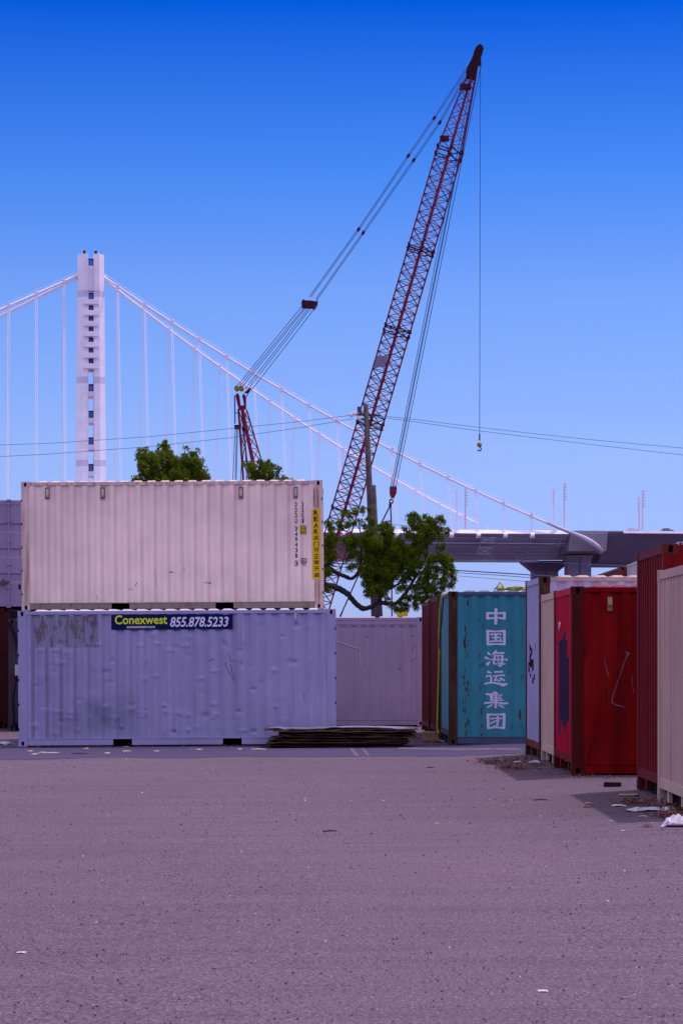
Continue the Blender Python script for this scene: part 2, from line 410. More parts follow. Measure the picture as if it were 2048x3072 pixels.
def container(name, label, loc, yaw=0., tilt=0., L=6.058, H=2.591, body='tan', end=None, frame=None, low=None, post=None, cast=None,
              group=None, vents=(), vent_m='vent', notches=False, door_end=False, dents=None, pitch=.274, fold=None, end_dark=None, pocket=True, flat=False, epitch=.222):
    root = thing(name, label, 'shipping container', loc, group)
    root.rotation_euler = (0, -tilt, yaw)
    mb_, me_ = M[body], M[end or body]; mf = M[frame or body]; ml = M[low or frame or body]
    mp = M[post or frame or body]; mc = M[cast or post or frame or body]
    root['_p'] = 0
    info = {'root': root, 'L': L, 'H': H}
    for sx, x in ((-1, 0), (1, L)):
        for sy, y in ((-1, 0), (1, CW)):
            for z in (0, H-CH):
                cm, dk = casting_mb(x, y, z, sx, sy); c = cm.build('corner_casting', mc, root); dk.build('casting_hole', M['slot'], c)
            xa = .004 if sx < 0 else L-PW; xb = PW if sx < 0 else L-.004
            ya = .004 if sy < 0 else CW-.15; yb = .15 if sy < 0 else CW-.004
            mb = MB().box(xa, ya, CH, xb, yb, H-CH)
            pc = mb.build('corner_post', mp, root)
            if notches and sy < 0:
                for k in range(5):
                    z = CH + (H-2*CH)*(k+.45)/5
                    xx = (0.0015, .022) if sx < 0 else (L-.022, L-.0015)
                    MB().box(xx[0], .001, z-.025, xx[1], .03, z+.025).build('lashing_slot', M['slot'], pc)
    TR, BR = .062, .150
    for sy in (-1, 1):
        y0, y1 = (.006, .066) if sy < 0 else (CW-.066, CW-.006)
        MB().box(.172, y0, H-TR-.012, L-.172, y1, H-.012).build('top_rail', mf, root)
        segs = [(.172, L-.172)]
        if pocket:
            c = L/2; segs = [(.172, c-1.225), (c-.865, c+.865), (c+1.225, L-.172)]
        mb = MB()
        yb0, yb1 = (.012, .060) if sy < 0 else (CW-.060, CW-.012)
        for a, b in segs: mb.box(a, yb0, .022, b, yb1, BR-.012)
        yf0, yf1 = (.005, .072) if sy < 0 else (CW-.072, CW-.005)
        mb.box(.172, yf0, BR-.012, L-.172, yf1, BR)
        mb.build('bottom_rail', ml, root)
        prof = corr_profile(PW, L-PW, pitch, 0.0 if flat else .036, fine=bool(dents and sy < 0))
        zs = [BR, H-TR-.012]
        if dents and sy < 0: zs = [BR + (H-TR-.012-BR)*k/110 for k in range(111)]
        mb = MB(); nx = len(prof)
        for z in zs:
            for u, d in prof:
                dd = max(-.008, d + dents(u, z)) if dents and sy < 0 else d
                mb.v.append((u, .016+dd if sy < 0 else CW-.016-dd, z))
        for j in range(len(zs)-1):
            for i in range(nx-1): mb.f.append((j*nx+i, j*nx+i+1, (j+1)*nx+i+1, (j+1)*nx+i))
        sp = mb.build('side_panel', mb_, root)
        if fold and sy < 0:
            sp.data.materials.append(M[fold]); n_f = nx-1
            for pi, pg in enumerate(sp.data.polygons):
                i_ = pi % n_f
                if i_ < n_f and prof[i_+1][1] > prof[i_][1] + 1e-5: pg.material_index = 1  # right-facing slopes get the darker paint that carries their shade
        if sy < 0: info['prof'] = prof; info['panel'] = sp
    MB().box(.07, .08, .12, L-.07, CW-.08, BR+.004).build('floor', M['dark'], root)
    mb = MB()
    for k in range(12):
        x = .35 + (L-.7)*k/11
        if not any(abs(x-(L/2+s)) < .24 for s in (-1.045, 1.045)): mb.box(x-.025, .075, .03, x+.025, CW-.075, .118)
    mb.box(.3, .55, .025, L-.3, CW-.55, .115)  # added black block that keeps the fork pockets dark
    mb.build('cross_member', M['dark'], root)
    # ends
    for sx in (-1, 1):
        if door_end and sx < 0: continue
        X = lambda d: d if sx < 0 else L-d
        prof = corr_profile(.15, CW-.15, epitch, .04)
        mb = MB(); nx = len(prof)
        for z in (.275, H-.105):
            for u, d in prof: mb.v.append((X(.016+d), u, z))
        for i in range(nx-1): mb.f.append((i, i+1, nx+i+1, nx+i))
        ep = mb.build('end_panel', me_, root)
        if sx < 0: info['eprof'] = prof
        a, b = sorted((X(.006), X(.08)))
        MB().box(a, .16, H-.105, b, CW-.16, H-.012).build('end_header', me_, root)
        mb = MB().box(a, .16, .165, b, CW-.16, .275)
        mb.box(min(X(.03),X(.07)), .62, .03, max(X(.03),X(.07)), .74, .165); mb.box(min(X(.03),X(.07)), CW-.74, .03, max(X(.03),X(.07)), CW-.62, .165)
        mb.build('end_sill', ml if end_dark is None else M[end_dark], root)
        MB().box(min(X(.10),X(.14)), .17, .02, max(X(.10),X(.14)), CW-.17, .164).build('underside_shade_plate', M['dark'], root)  # added black plate standing in for the shade under the end
    if door_end:
        for k in range(2):
            y0 = .16 + k*(CW-.32)/2 + .004; y1 = .16 + (k+1)*(CW-.32)/2 - .004
            mb = MB(); zs = [(.17, .0), (.60, .0), (.63, .03), (.80, .03), (.83, 0), (1.20, 0), (1.23, .03), (1.40, .03), (1.43, 0), (1.80, 0), (1.83, .03), (2.0, .03), (2.03, 0), (H-.11, 0)]
            for z, d in zs:
                for y in (y0, y1): mb.v.append((.014+d, y, z))
            for j in range(len(zs)-1): mb.f.append((2*j, 2*j+1, 2*j+3, 2*j+2))
            mb.box(.05, y0, .17, .07, y1, H-.11)
            dr = mb.build('door', mb_, root)
            for yy in (y0+.30, y1-.30 - .12):
                rd = MB().tube([(-.028, yy, .03), (-.028, yy, H-.005)], .017, 8)
                for z in (.1, .5, 1.05, 1.6, 2.1, H-.09): rd.box(-.045, yy-.045, z-.03, .012, yy+.045, z+.03)
                rd.box(-.06, yy-.05, H-.03, .02, yy+.05, H+.012); rd.box(-.06, yy-.05, .0, .02, yy+.05, .05)
                rd.build('locking_rod', M['purple'], dr)
                MB().bar((-.05, yy-.02, .62), (-.05, yy+.34, .60), .03, .045).box(-.06, yy+.10, .55, -.0, yy+.17, .68).build('door_handle', M['steel'], dr)
        MB().box(.006, .16, H-.11, .08, CW-.16, H-.012).build('end_header', mf, root)
        MB().box(.006, .16, .03, .08, CW-.16, .17).build('end_sill', ml, root)
    # roof with pressed corrugations whose sloped ends show above the rail
    mb = MB(); mb.box(.172, .066, H-.06, L-.172, CW-.066, H-.022)
    nb = int((L-.5)/.274); x = (L-(nb-1)*.274)/2
    for k in range(nb):
        c = x + k*.274; z0, z1 = H-.022, H+.022
        vs = [(c-.10,.02,H-.011),(c+.10,.02,H-.011),(c+.10,CW-.02,H-.011),(c-.10,CW-.02,H-.011),(c-.062,.17,z1),(c+.062,.17,z1),(c+.062,CW-.17,z1),(c-.062,CW-.17,z1)]
        mb.add(vs, [(4,5,6,7),(0,1,5,4),(1,2,6,5),(2,3,7,6),(3,0,4,7)])
    mb.build('roof', mf if body != 'grey' else M['grey_roof'], root)
    for vx, vz in vents:
        v = MB().box(vx-.042, -.004, vz-.115, vx+.042, .04, vz+.115).build('vent', M['vent_dirt'], root)
        MB().prism([(-.022, vz-.075), (-.030, vz-.02), (-.012, vz+.085), (-.0045, vz+.085), (-.0045, vz-.075)], vx-.027, vx+.027, 'x').build('vent_hood', M[vent_m], v)
    del root['_p']
    return info

def loc_conv(info, D, tilt=0.):
    o = info['root'].location; s = F/D
    def f(px, py):
        x = (px-1024)/s - o.x; z = CZ + (HY-py)/s - o.z
        return x, z - x*math.tan(tilt)
    return f

# text, fitted to a box, then laid on the corrugated panel
def text_faces(body, shear=0., offset=0.):
    cu = bpy.data.curves.new('lettering', 'FONT'); cu.body = body; cu.size = 1; cu.shear = shear; cu.offset = offset
    cu.resolution_u = 3
    o = bpy.data.objects.new('lettering', cu); COL.objects.link(o)
    dg = bpy.context.evaluated_depsgraph_get(); me = o.evaluated_get(dg).to_mesh()
    vs = [v.co.copy() for v in me.vertices]; fs = [tuple(p.vertices) for p in me.polygons]
    o.evaluated_get(dg).to_mesh_clear(); bpy.data.objects.remove(o); bpy.data.curves.remove(cu)
    return vs, fs

def fit(vs, x0, z0, x1, z1):
    ax = min(v.x for v in vs); bx = max(v.x for v in vs); ay = min(v.y for v in vs); by = max(v.y for v in vs)
    return [(x0+(v.x-ax)/max(1e-6,bx-ax)*(x1-x0), z0+(v.y-ay)/max(1e-6,by-ay)*(z1-z0)) for v in vs]

def lay(name, flat_v, faces, m, parent, depth, breaks=(), axis='x', proud=.003):
    """flat (u,z) shapes bent over the corrugation: cut at every fold, then pushed back to its depth"""
    me = bpy.data.meshes.new(name); me.from_pydata([(u, 0, z) for u, z in flat_v], [], faces); me.validate()
    bm = bmesh.new(); bm.from_mesh(me)
    if breaks:
        lo = min(u for u, z in flat_v); hi = max(u for u, z in flat_v)
        for b in breaks:
            if lo < b < hi: bmesh.ops.bisect_plane(bm, geom=bm.verts[:]+bm.edges[:]+bm.faces[:], plane_co=(b,0,0), plane_no=(1,0,0), dist=1e-6)
    for v in bm.verts:
        d = depth(v.co.x, v.co.z) - proud
        v.co = (v.co.x, d, v.co.z) if axis == 'x' else (d, v.co.x, v.co.z)
    bm.to_mesh(me); bm.free(); me.materials.append(m)
    o = bpy.data.objects.new(name, me); COL.objects.link(o); o.parent = parent
    return o

def ribbon(strokes, cap=4):
    """strokes: list of [(x, y, width), ...] -> flat verts and faces, round ended"""
    V, Fc = [], []
    for st in strokes:
        pts = [Vector((p[0], p[1])) for p in st]; ws = [p[2]/2 for p in st]
        left, right = [], []
        for i, p in enumerate(pts):
            d = (pts[min(i+1, len(pts)-1)] - pts[max(i-1, 0)]).normalized(); nrm = Vector((-d.y, d.x))
            left.append(p + nrm*ws[i]); right.append(p - nrm*ws[i])
        n0 = len(V)
        for a, b in zip(left, right): V.append(tuple(a)); V.append(tuple(b))
        for i in range(len(pts)-1): Fc.append((n0+2*i, n0+2*i+1, n0+2*i+3, n0+2*i+2))
        for end in (0, -1):
            d = (pts[0]-pts[1]).normalized() if end == 0 else (pts[-1]-pts[-2]).normalized()
            w = ws[end]; nrm = Vector((-d.y, d.x)); k0 = len(V); arc = []
            for k in range(cap+1):
                a = -math.pi/2 + math.pi*k/cap
                q = pts[end] + nrm*(math.sin(a)*w) + d*(math.cos(a)*w*.45); V.append(tuple(q)); arc.append(k0+k)
            Fc.append(tuple(arc))
    return V, Fc

# --- dents in the blue-grey box
dr = random.Random(5); DENT = []
for k in range(95):
    x = .3 + 5.3*dr.random()**1.25; z = .25 + 2.1*dr.random()**1.2
    DENT.append((x, z, dr.uniform(.03,.085), dr.uniform(.03,.07), dr.uniform(-.030,.030)))
for k in range(26):
    x = .45 + .274*dr.randrange(0, 13) + dr.uniform(-.03,.03); z = dr.choice((.55,.62,.75,1.32,1.4,1.85,1.95)) + dr.uniform(-.06,.06)
    DENT.append((x, z, .06, .028, dr.uniform(-.036,-.016)))
def dent_f(u, z):
    s = .006*noise.noise((u*1.1, z*1.3, 4.0))
    for x, c, a, b, h in DENT:
        e = ((u-x)/a)**2 + ((z-c)/b)**2
        if e < 7: s += h*math.exp(-e)
    return s
M['grey_roof'] = paint('pale_roof_paint', (.5,.46,.5), .05, (.2,.1,.06), dirt=.3, seed=33)

# --- the two-high stack
TILT = R(.36)
Dg = 46.1; sg = F/Dg
gL = (56-1024)/sg
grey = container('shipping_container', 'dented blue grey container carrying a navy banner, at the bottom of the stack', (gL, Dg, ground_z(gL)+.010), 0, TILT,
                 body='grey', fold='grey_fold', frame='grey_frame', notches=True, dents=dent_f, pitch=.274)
gc = loc_conv(grey, Dg, TILT)
gp = grey['prof']
def gdepth(u, z): return .016 + max(-.008, prof_at(gp, u) + dent_f(u, z))
gvx, gvz = gc(889, 1852)
v = MB().box(gvx-.03, -.004, gvz-.09, gvx+.03, .04, gvz+.09).build('vent', M['grey_frame'], grey['root'])
MB().prism([(-.022, gvz-.06), (-.030, gvz-.02), (-.012, gvz+.07), (-.0045, gvz+.07), (-.0045, gvz-.06)], gvx-.02, gvx+.02, 'x').build('vent_hood', M['vent'], v)
# banner
b0 = gc(336.7, 1889.5); b1 = gc(701, 1842)
mb = MB(); n = 40
for i in range(n+1):
    u = b0[0] + (b1[0]-b0[0])*i/n
    for z in (b0[1], b1[1]):
        dip = .012*math.exp(-((u-(b1[0]-.16))/.09)**2) if z == b1[1] else 0
        mb.v.append((u, .0085 - .0012*math.sin(u*23), z - dip*1.2)); mb.v.append((u, .0125 - .0012*math.sin(u*23), z - dip*1.2))
for i in range(n):
    a = i*4; b = a+4
    mb.f += [(a, b, b+2, a+2), (a+1, a+3, b+3, b+1), (a+2, b+2, b+3, a+3), (a, a+1, b+1, b)]
ban = mb.build('banner', M['navy'], grey['root'])
def on_banner(body, box, m, shear=0., off=.0, name='lettering'):
    # box in pixels of the close-up of the banner
    q = lambda a, b: gc(300 + a*.287, 1800 + b*.287)
    (x0, z1), (x1, z0) = q(box[0], box[1]), q(box[2], box[3])
    vs, fs = text_faces(body, shear, off)
    lay(name, fit(vs, x0, z0, x1, z1), fs, m, ban, lambda u, z: .0085 - .0012*math.sin(u*23), axis='x')
on_banner('Conexwest', (165,160,712,251), M['lime'], 0, .018)
on_banner('conexwest.com', (290,269,585,293), M['banner_white'], .2, .022)
on_banner('855.878.5233', (742,178,1352,279), M['banner_white'], .22, .022)
# leftover of a peeled-off sticker
s0 = gc(105, 1942); s1 = gc(300, 1846)
us = [u for u, d in gp if s0[0] < u < s1[0]]; zz = [s0[1] + (s1[1]-s0[1])*k/20 for k in range(21)]
mb = MB()
for z in zz:
    for u in us: mb.v.append((u, gdepth(u, z)-.003, z))
for j in range(len(zz)-1):
    for i in range(len(us)-1):
        a = j*len(us)+i; mb.f.append((a, a+1, a+len(us)+1, a+len(us)))
mm, N, Lk, B = new_mat('peeled_sticker')
vv = scaled(N, Lk, (9,9,2.4)); f = noise_n(N, Lk, 1.0, 8, .75, vv)
cc = mix(N, Lk, ramp(N, Lk, f, .50, .54), (.245,.235,.345), (.155,.105,.115))
cc = mix(N, Lk, ramp(N, Lk, noise_n(N, Lk, 1.0, 6, .7, scaled(N, Lk, (30,30,3))), .68, .72), cc, (.05,.03,.03))
Lk.new(cc, B.inputs['Base Color']); B.inputs['Roughness'].default_value = .7
mb.build('sticker_residue', mm, grey['root'])
# scratches
def scratch(info, conv, depth, lines, m, name='scratch'):
    for l in lines:
        V_, F_ = ribbon([[(*conv(x, y), w) for x, y, w in l]], 3)
        lay(name, V_, F_, m, info['root'], depth, [u for u, d in info['prof']], proud=.004)
M['scr'] = plain('rusty_scratch', (.10,.05,.05), .8, .3, 8)
scratch(grey, gc, gdepth, [[(625,1983,.008),(640,1978,.01),(645,1979,.006)], [(688,1960,.007),(694,1984,.01),(706,1981,.006)], [(676,1992,.006),(690,2020,.009),(703,2042,.008)], [(693,1990,.006),(697,2015,.008),(707,2044,.006)], [(672,1990,.006),(684,1992,.006)], [(913,2078,.007),(914,2105,.007)]], M['scr'])

sup = container('shipping_container', 'plain blue container holding up the cream one from behind the blue grey box', (-6.30, 48.66, ground_z(-3)+.02), 0, TILT, body='grey')
Dt = 48.62; st_ = F/Dt
tL = (66-1024)/st_
tz = CZ + (HY-1832)/st_
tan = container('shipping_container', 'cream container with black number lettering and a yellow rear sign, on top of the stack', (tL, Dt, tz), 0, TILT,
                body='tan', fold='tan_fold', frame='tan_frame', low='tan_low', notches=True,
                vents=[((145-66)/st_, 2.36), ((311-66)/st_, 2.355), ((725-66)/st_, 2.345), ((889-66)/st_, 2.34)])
tcv = loc_conv(tan, Dt, TILT); tp = tan['prof']
def tdepth(u, z): return .016 + prof_at(tp, u)
tb = [u for u, d in tp]
def tan_px(a, b): return tcv(850 + a*.17857, 1430 + b*.17857)
def on_tan(body, box, m, parent, off=.0, depth=tdepth, breaks=tb, name='lettering', proud=.003):
    (x0, z1), (x1, z0) = tan_px(box[0], box[1]), tan_px(box[2], box[3])
    vs, fs = text_faces(body, 0, off)
    return lay(name, fit(vs, x0, z0, x1, z1), fs, m, parent, depth, breaks, proud=proud)
def panel_rect(name, box, m, parent, depth, breaks, proud, conv):
    (x0, z1), (x1, z0) = conv(box[0], box[1]), conv(box[2], box[3])
    return lay(name, [(x0,z0),(x1,z0),(x1,z1),(x0,z1)], [(0,1,2,3)], m, parent, depth, breaks, proud=proud)
TR_ = tan['root']; BK = M['black_paint']
for ch, y0, y1 in (('D',428,505),('D',520,600),('D',612,690),('U',705,785),('3',835,908),('4',925,1003),('9',1015,1092),('4',1105,1180),('3',1197,1275),('8',1290,1365),('3',1422,1493)):
    on_tan(ch, (204,y0,244,y1), BK, TR_, .03)
for ch, y0, y1 in (('2',425,500),('2',517,595),('G',610,685),('1',700,777)):
    on_tan(ch, (318 if ch != '1' else 328, y0, 352, y1), BK, TR_, .03)
def outline(box, w, parent, conv, depth, breaks, m, proud=.004, name='lettering_frame'):
    x0,y0,x1,y1 = box; L_ = [[(x0,y0),(x1,y0)],[(x1,y0),(x1,y1)],[(x1,y1),(x0,y1)],[(x0,y1),(x0,y0)]]
    for l in L_:
        V_, F_ = ribbon([[(*conv(a, b), w) for a, b in l]], 2)
        lay(name, V_, F_, m, parent, depth, breaks, proud=proud)
outline((200,1410,253,1500), .006, TR_, tan_px, tdepth, tb, BK)
# height plate
pl = panel_rect('height_sign', (295,825,387,963), M['yellow'], TR_, tdepth, tb, .004, tan_px)
for b_, bx in (('2,6m',(303,846,380,886)), ("8'6\"",(310,905,374,945))): on_tan(b_, bx, BK, pl, .01, proud=.0075)
outline((298,828,384,960), .012, pl, tan_px, tdepth, tb, BK, .0075)
outline((298,1372,388,1446), .012, TR_, tan_px, tdepth, tb, BK)
V_, F_ = ribbon([[(*tan_px(332,1372), .010), (*tan_px(332,1446), .010)]], 2); lay('lettering', V_, F_, BK, TR_, tdepth, tb, proud=.0045)
for b_, bx in (('i',(309,1384,320,1436)), ('c',(342,1390,378,1436)), ('70',(310,1458,382,1500))): on_tan(b_, bx, BK, TR_, .01)
# rear sign on the corner post
x0, z1 = tan_px(492,543); x1, z0 = tan_px(622,1715)
rs = MB().box(x0, -.003, z0, x1, .004, z1).build('rear_sign', M['yellow'], TR_)
for ch, y0, y1 in (('R',566,648),('E',670,752),('A',777,857),('R',882,962),('\u6b64',987,1062),('\u95e8',1092,1168),('\u53ef',1194,1273),('\u6b63',1298,1380),('\u5e38',1402,1482),('\u5f00',1507,1586),('\u542f',1612,1690)):
    on_tan(ch, (521,y0,592,y1) if ord(ch) < 128 else (518,y0,605,y1), BK, rs, .03 if ord(ch) < 128 else .018, lambda u, z: -.003, (), proud=.002)
M['rust_run'] = plain('rust_run', (.30,.16,.10), .8, .3, 12)
scratch(tan, tcv, lambda u, z: .004, [[(944.5,1463,.02),(944,1490,.03),(943,1520,.015)], [(954,1468,.02),(955,1500,.028),(954,1522,.02)], [(945,1745,.012),(946,1790,.02),(947,1815,.01)], [(957,1740,.02),(957,1785,.024),(956,1810,.012)]], M['rust_run'], 'rust_streak')
M['scuff'] = plain('brown_scuff', (.28,.17,.14), .8, .25, 8)
scratch(tan, tcv, tdepth, [[(508,1717,.012),(514,1716,.03),(522,1717,.008)], [(548,1713,.008),(553,1702,.012),(556,1716,.006)], [(628,1747,.03),(632,1751,.012)], [(613,1748,.01),(634,1749,.02)], [(464,1709,.006),(467,1750,.006)], [(404,1760,.01),(412,1748,.02)], [(290,1785,.006),(294,1797,.01)], [(385,1767,.01),(400,1768,.01)]], M['scuff'], 'scuff')

# --- left background: mauve door end standing on a red high box, and a grey box with machinery
Dp = 58.2; sp_ = F/Dp
z_red = ground_z(-9)+.01
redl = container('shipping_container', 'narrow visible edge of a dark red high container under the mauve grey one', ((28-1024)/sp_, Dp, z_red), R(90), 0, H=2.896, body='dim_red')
pur = container('shipping_container', 'mauve grey container with upright locking rods on its doors, left behind the cream one', ((86-1024)/sp_, Dp-.02, z_red+2.9), R(90), 0, body='purple', door_end=True)
# number on the door: world x=(60 px)
def door_text(body, px0, py0, px1, py1):
    vs, fs = text_faces(body, 0, .02); s = F/Dp
    q = lambda px, py: (((86-1024)/sp_) - (px-1024)/s, CZ + (HY-py)/s - (z_red+2.9))
    (a, z1), (b, z0) = q(px0, py0), q(px1, py1)
    o = lay('lettering', fit(vs, a, z0, b, z1), fs, BK, pur['root'], lambda u, z: .012, (), axis='y', proud=.003); return o
door_text('1', 56.5, 1753, 63, 1768)
Dr = 56.2; sr = F/Dr
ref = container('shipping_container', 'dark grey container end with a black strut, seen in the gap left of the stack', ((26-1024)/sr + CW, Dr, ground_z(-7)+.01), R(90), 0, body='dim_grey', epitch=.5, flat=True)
RR = ref['root']
def ref_l(px, py, d=0): return (d, ((26-1024)/sr + CW) - (px-1024)/sr, CZ + (HY-py)/sr - ref['root'].location.z)
MB().bar(ref_l(30,1868,-.03), ref_l(60,1945,-.03), .10, .05).build('brace', M['black_paint'], RR)
MB().box(*[min(a,b) for a,b in zip(ref_l(49,1994,-.20), ref_l(62,2026,-.02))], *[max(a,b) for a,b in zip(ref_l(49,1994,-.20), ref_l(62,2026,-.02))]).build('control_box', M['white_box'], RR)
mb = MB(); a, b = ref_l(44,2020,-.15), ref_l(58,2034,-.02); mb.box(*[min(p,q) for p,q in zip(a,b)], *[max(p,q) for p,q in zip(a,b)]); mb.build('junction_box', M['oxide'], RR)
MB().tube([ref_l(52,2036,-.1), ref_l(46,2070,-.12), ref_l(41,2100,-.1), ref_l(44,2150,-.08), ref_l(42,2180,-.05)], .02, 6).build('hose', M['black_paint'], RR)

# --- plain riveted grey wall container between the stack and the blue-green one
Dw = 57.6; sw = F/Dw
wl_ = (1272-1024)/sw - 6.058
wallc = container('shipping_container', 'plain flat sided grey container with rivet rows, low behind the gap', (wl_, Dw, ground_z(0)+.02), 0, R(.12), body='wall', flat=True, pocket=False)
wc = loc_conv(wallc, Dw)
mb = MB()
for px in (1062, 1110, 1158, 1205, 1235):
    x, _ = wc(px, 1900); 
    for k in range(34): z = .2 + k*.066; mb.add([(x-.008,.0125,z-.008),(x+.008,.0125,z-.008),(x+.008,.0125,z+.008),(x-.008,.0125,z+.008),(x,.008,z)], [(0,1,4),(1,2,4),(2,3,4),(3,0,4)])
for k in range(60):
    x = 3.9 + k*.034; z = 2.36; mb.add([(x-.007,.0125,z-.007),(x+.007,.0125,z-.007),(x+.007,.0125,z+.007),(x-.007,.0125,z+.007),(x,.008,z)], [(0,1,4),(1,2,4),(2,3,4),(3,0,4)])
mb.build('rivet_row', M['steel'], wallc['root'])
x0, z0 = wc(1000, 1874)
MB().box(.19, .006, z0-.004, 6.058-.19, .0155, z0+.006).build('seam_strip', M['wall'], wallc['root'])
mb = MB()
for k in range(9):
    cx = wc(1034+k*28.5, 1880)[0]; cz = wc(1034, 1876)[1]
    mb.tube([(cx + .055*math.cos(math.pi+math.pi*j/8), .010, cz + .035*math.sin(math.pi+math.pi*j/8)) for j in range(9)], .006, 5)
mb.build('tie_ring', M['steel'], wallc['root'])
V_, F_ = ribbon([[(*wc(1010,1925), .03), (*wc(1078,1947), .03)], [(*wc(1078,1947), .022), (*wc(1083,2005), .02)]], 2)
lay('handrail', V_, F_, M['vent'], wallc['root'], lambda u, z: .0, (), proud=.004)
scratch(wallc, wc, lambda u, z: .014, [[(1235,1950,.006),(1246,1938,.012)], [(1230,1988,.008),(1255,1972,.01)], [(1100,1912,.03),(1104,1912,.02)], [(1198,2008,.025),(1203,2009,.02)], [(1235,1910,.03),(1239,1910,.02)]], M['scr'])

# --- blue-green container and the two red ones behind it
YAW = R(1.5)
Dte = 45.62; ste = F/Dte
te_x = (1345-1024)/ste
teal = container('shipping_container', 'blue green container with white Chinese lettering and a rust brown corner post', (te_x, Dte, ground_z(te_x)+.012), YAW, 0,
                 H=2.896, body='teal', end='teal_end', frame='teal_rail', post='rust_post', cast='rust_post', low='teal_rail') if M.setdefault('teal_rail', paint('slate_rail_paint', (.075,.09,.15), .15, (.07,.03,.025), dirt=.4, seed=35)) else None
tev = loc_conv(teal, Dte); tep = teal['prof']
def tedepth(u, z): return .016 + prof_at(tep, u)
CN = {
 'zhong': [[(225,217,36),(378,224,28),(530,217,36)],[(234,212,46),(234,318,46)],[(520,212,46),(518,318,46)],[(230,312,32),(378,296,24),(524,312,32)],[(378,146,50),(377,290,54),(374,402,50)]],
 'guo': [[(236,512,48),(242,752,46)],[(518,515,48),(518,748,46)],[(228,520,36),(378,528,28),(528,520,36)],[(236,750,34),(378,738,28),(526,744,34)],[(285,578,32),(378,572,26),(462,574,30)],[(308,632,26),(452,628,26)],[(285,698,30),(378,688,24),(476,690,30)],[(378,575,44),(376,690,44)],[(446,662,28),(462,654,24)]],
 'hai': [[(238,888,36),(288,920,20)],[(194,968,44),(268,992,16)],[(226,1085,56),(280,1032,16)],[(380,855,36),(345,895,34),(318,922,20)],[(372,890,32),(514,890,30)],[(358,935,30),(338,1068,32)],[(352,932,24),(488,934,26)],[(486,930,36),(472,1075,36)],[(474,1075,38),(448,1112,40),(408,1096,18)],[(290,1002,22),(400,1000,26),(500,1000,24),(572,1004,34)],[(330,1074,24),(430,1070,22),(528,1076,26)],[(402,952,20),(420,972,22)],[(400,1024,20),(436,1048,22)]],
 'yun': [[(235,1206,40),(300,1226,22)],[(350,1210,28),(488,1205,32)],[(325,1282,24),(420,1268,24),(524,1266,28)],[(392,1288,26),(352,1350,30)],[(350,1354,28),(402,1344,24),(450,1362,30)],[(438,1312,26),(512,1352,34)],[(212,1285,34),(250,1272,24),(298,1276,28)],[(288,1282,28),(298,1330,34),(294,1375,34)],[(184,1408,30),(300,1386,30),(400,1402,34),(500,1430,52),(566,1408,34)]],
 'ji': [[(205,1578,28),(280,1592,34),(320,1572,30)],[(370,1542,28),(330,1572,32),(300,1606,40)],[(302,1600,48),(300,1690,44)],[(374,1560,36),(376,1715,40)],[(360,1552,24),(404,1570,34)],[(320,1598,14),(480,1596,20)],[(320,1632,12),(466,1632,18)],[(320,1660,12),(466,1660,18)],[(290,1690,22),(400,1686,20),(500,1684,20)],[(182,1734,30),(300,1722,26),(400,1722,24),(500,1742,34),(576,1734,32)],[(376,1718,46),(374,1812,44)],[(318,1760,32),(225,1806,20)],[(430,1764,34),(510,1810,16)]],
 'tuan': [[(240,1918,46),(246,2160,44)],[(514,1920,46),(508,2160,46)],[(230,1922,34),(378,1928,28),(528,1920,34)],[(238,2150,36),(378,2142,28),(520,2152,38)],[(288,1998,30),(370,1986,24),(470,1992,26)],[(408,1955,32),(410,2040,40),(402,2100,38),(372,2128,30),(330,2110,12)],[(400,2022,28),(340,2050,28),(284,2078,28)]],
}
sc_ = .17857/ste
for key in CN:
    for i, stroke in enumerate(CN[key]):
        pass
    st = [[(*tev(1420 + x*.17857, 1800 + y*.17857), w*sc_) for x, y, w in stroke] for stroke in CN[key]]
    V_, F_ = [], []
    ob = None
    me_all = []
    # every stroke a hair prouder than the one before, so that overlaps never share a plane
    bm = bmesh.new()
    for i, s_ in enumerate(st):
        v2, f2 = ribbon([s_], 5)
        o = lay('lettering', v2, f2, M['white_paint'], teal['root'], tedepth, [u for u, d in tep], proud=.003+.0004*i)
        bm.from_mesh(o.data); dm = o.data; bpy.data.objects.remove(o); bpy.data.meshes.remove(dm)
    me = bpy.data.meshes.new('lettering'); bm.to_mesh(me); bm.free(); me.materials.append(M['white_paint'])
    o = bpy.data.objects.new('lettering', me); COL.objects.link(o); o.parent = teal['root']
M['rust_patch'] = paint('flaking_rust', (.085,.03,.028), .5, (.05,.02,.015), seed=36)
rr = random.Random(3); L_ = []
for (cx, y0, y1, w, n) in ((1398,1800,2215,.032,24),(1443,1825,2215,.020,18),(1392,1950,2150,.016,14),(1568,1800,2200,.014,10),(1440,2186,2214,.022,4),(1530,1850,2200,.012,7)):
    for k in range(n):
        y = rr.uniform(y0, y1); x = cx + rr.uniform(-6,6); h = rr.uniform(4,20)
        L_.append([(x, y, w*rr.uniform(.2,.9)), (x+rr.uniform(-1.5,1.5), y+h*.5, w*rr.uniform(.4,1.1)), (x+rr.uniform(-1,1), y+h, w*rr.uniform(.1,.5))])
L_.append([(1560,2128,.02),(1559,2145,.05),(1561,2160,.02)])
scratch(teal, tev, tedepth, L_, M['rust_patch'], 'rust_patch')
def along(D0, x0, d):  # corner of a container further back on the same yawed line
    return Vector((x0 - math.sin(YAW)*d, D0 + math.cos(YAW)*d, 0))
p1 = along(Dte, te_x, 2.62)
red1 = container('shipping_container', 'dull red container directly behind the blue green one', (p1.x-.03, p1.y, ground_z(1.9)+.01), YAW, 0, H=2.896, body='oxide2', post='rust_post')
p2 = along(Dte, te_x, 5.3)
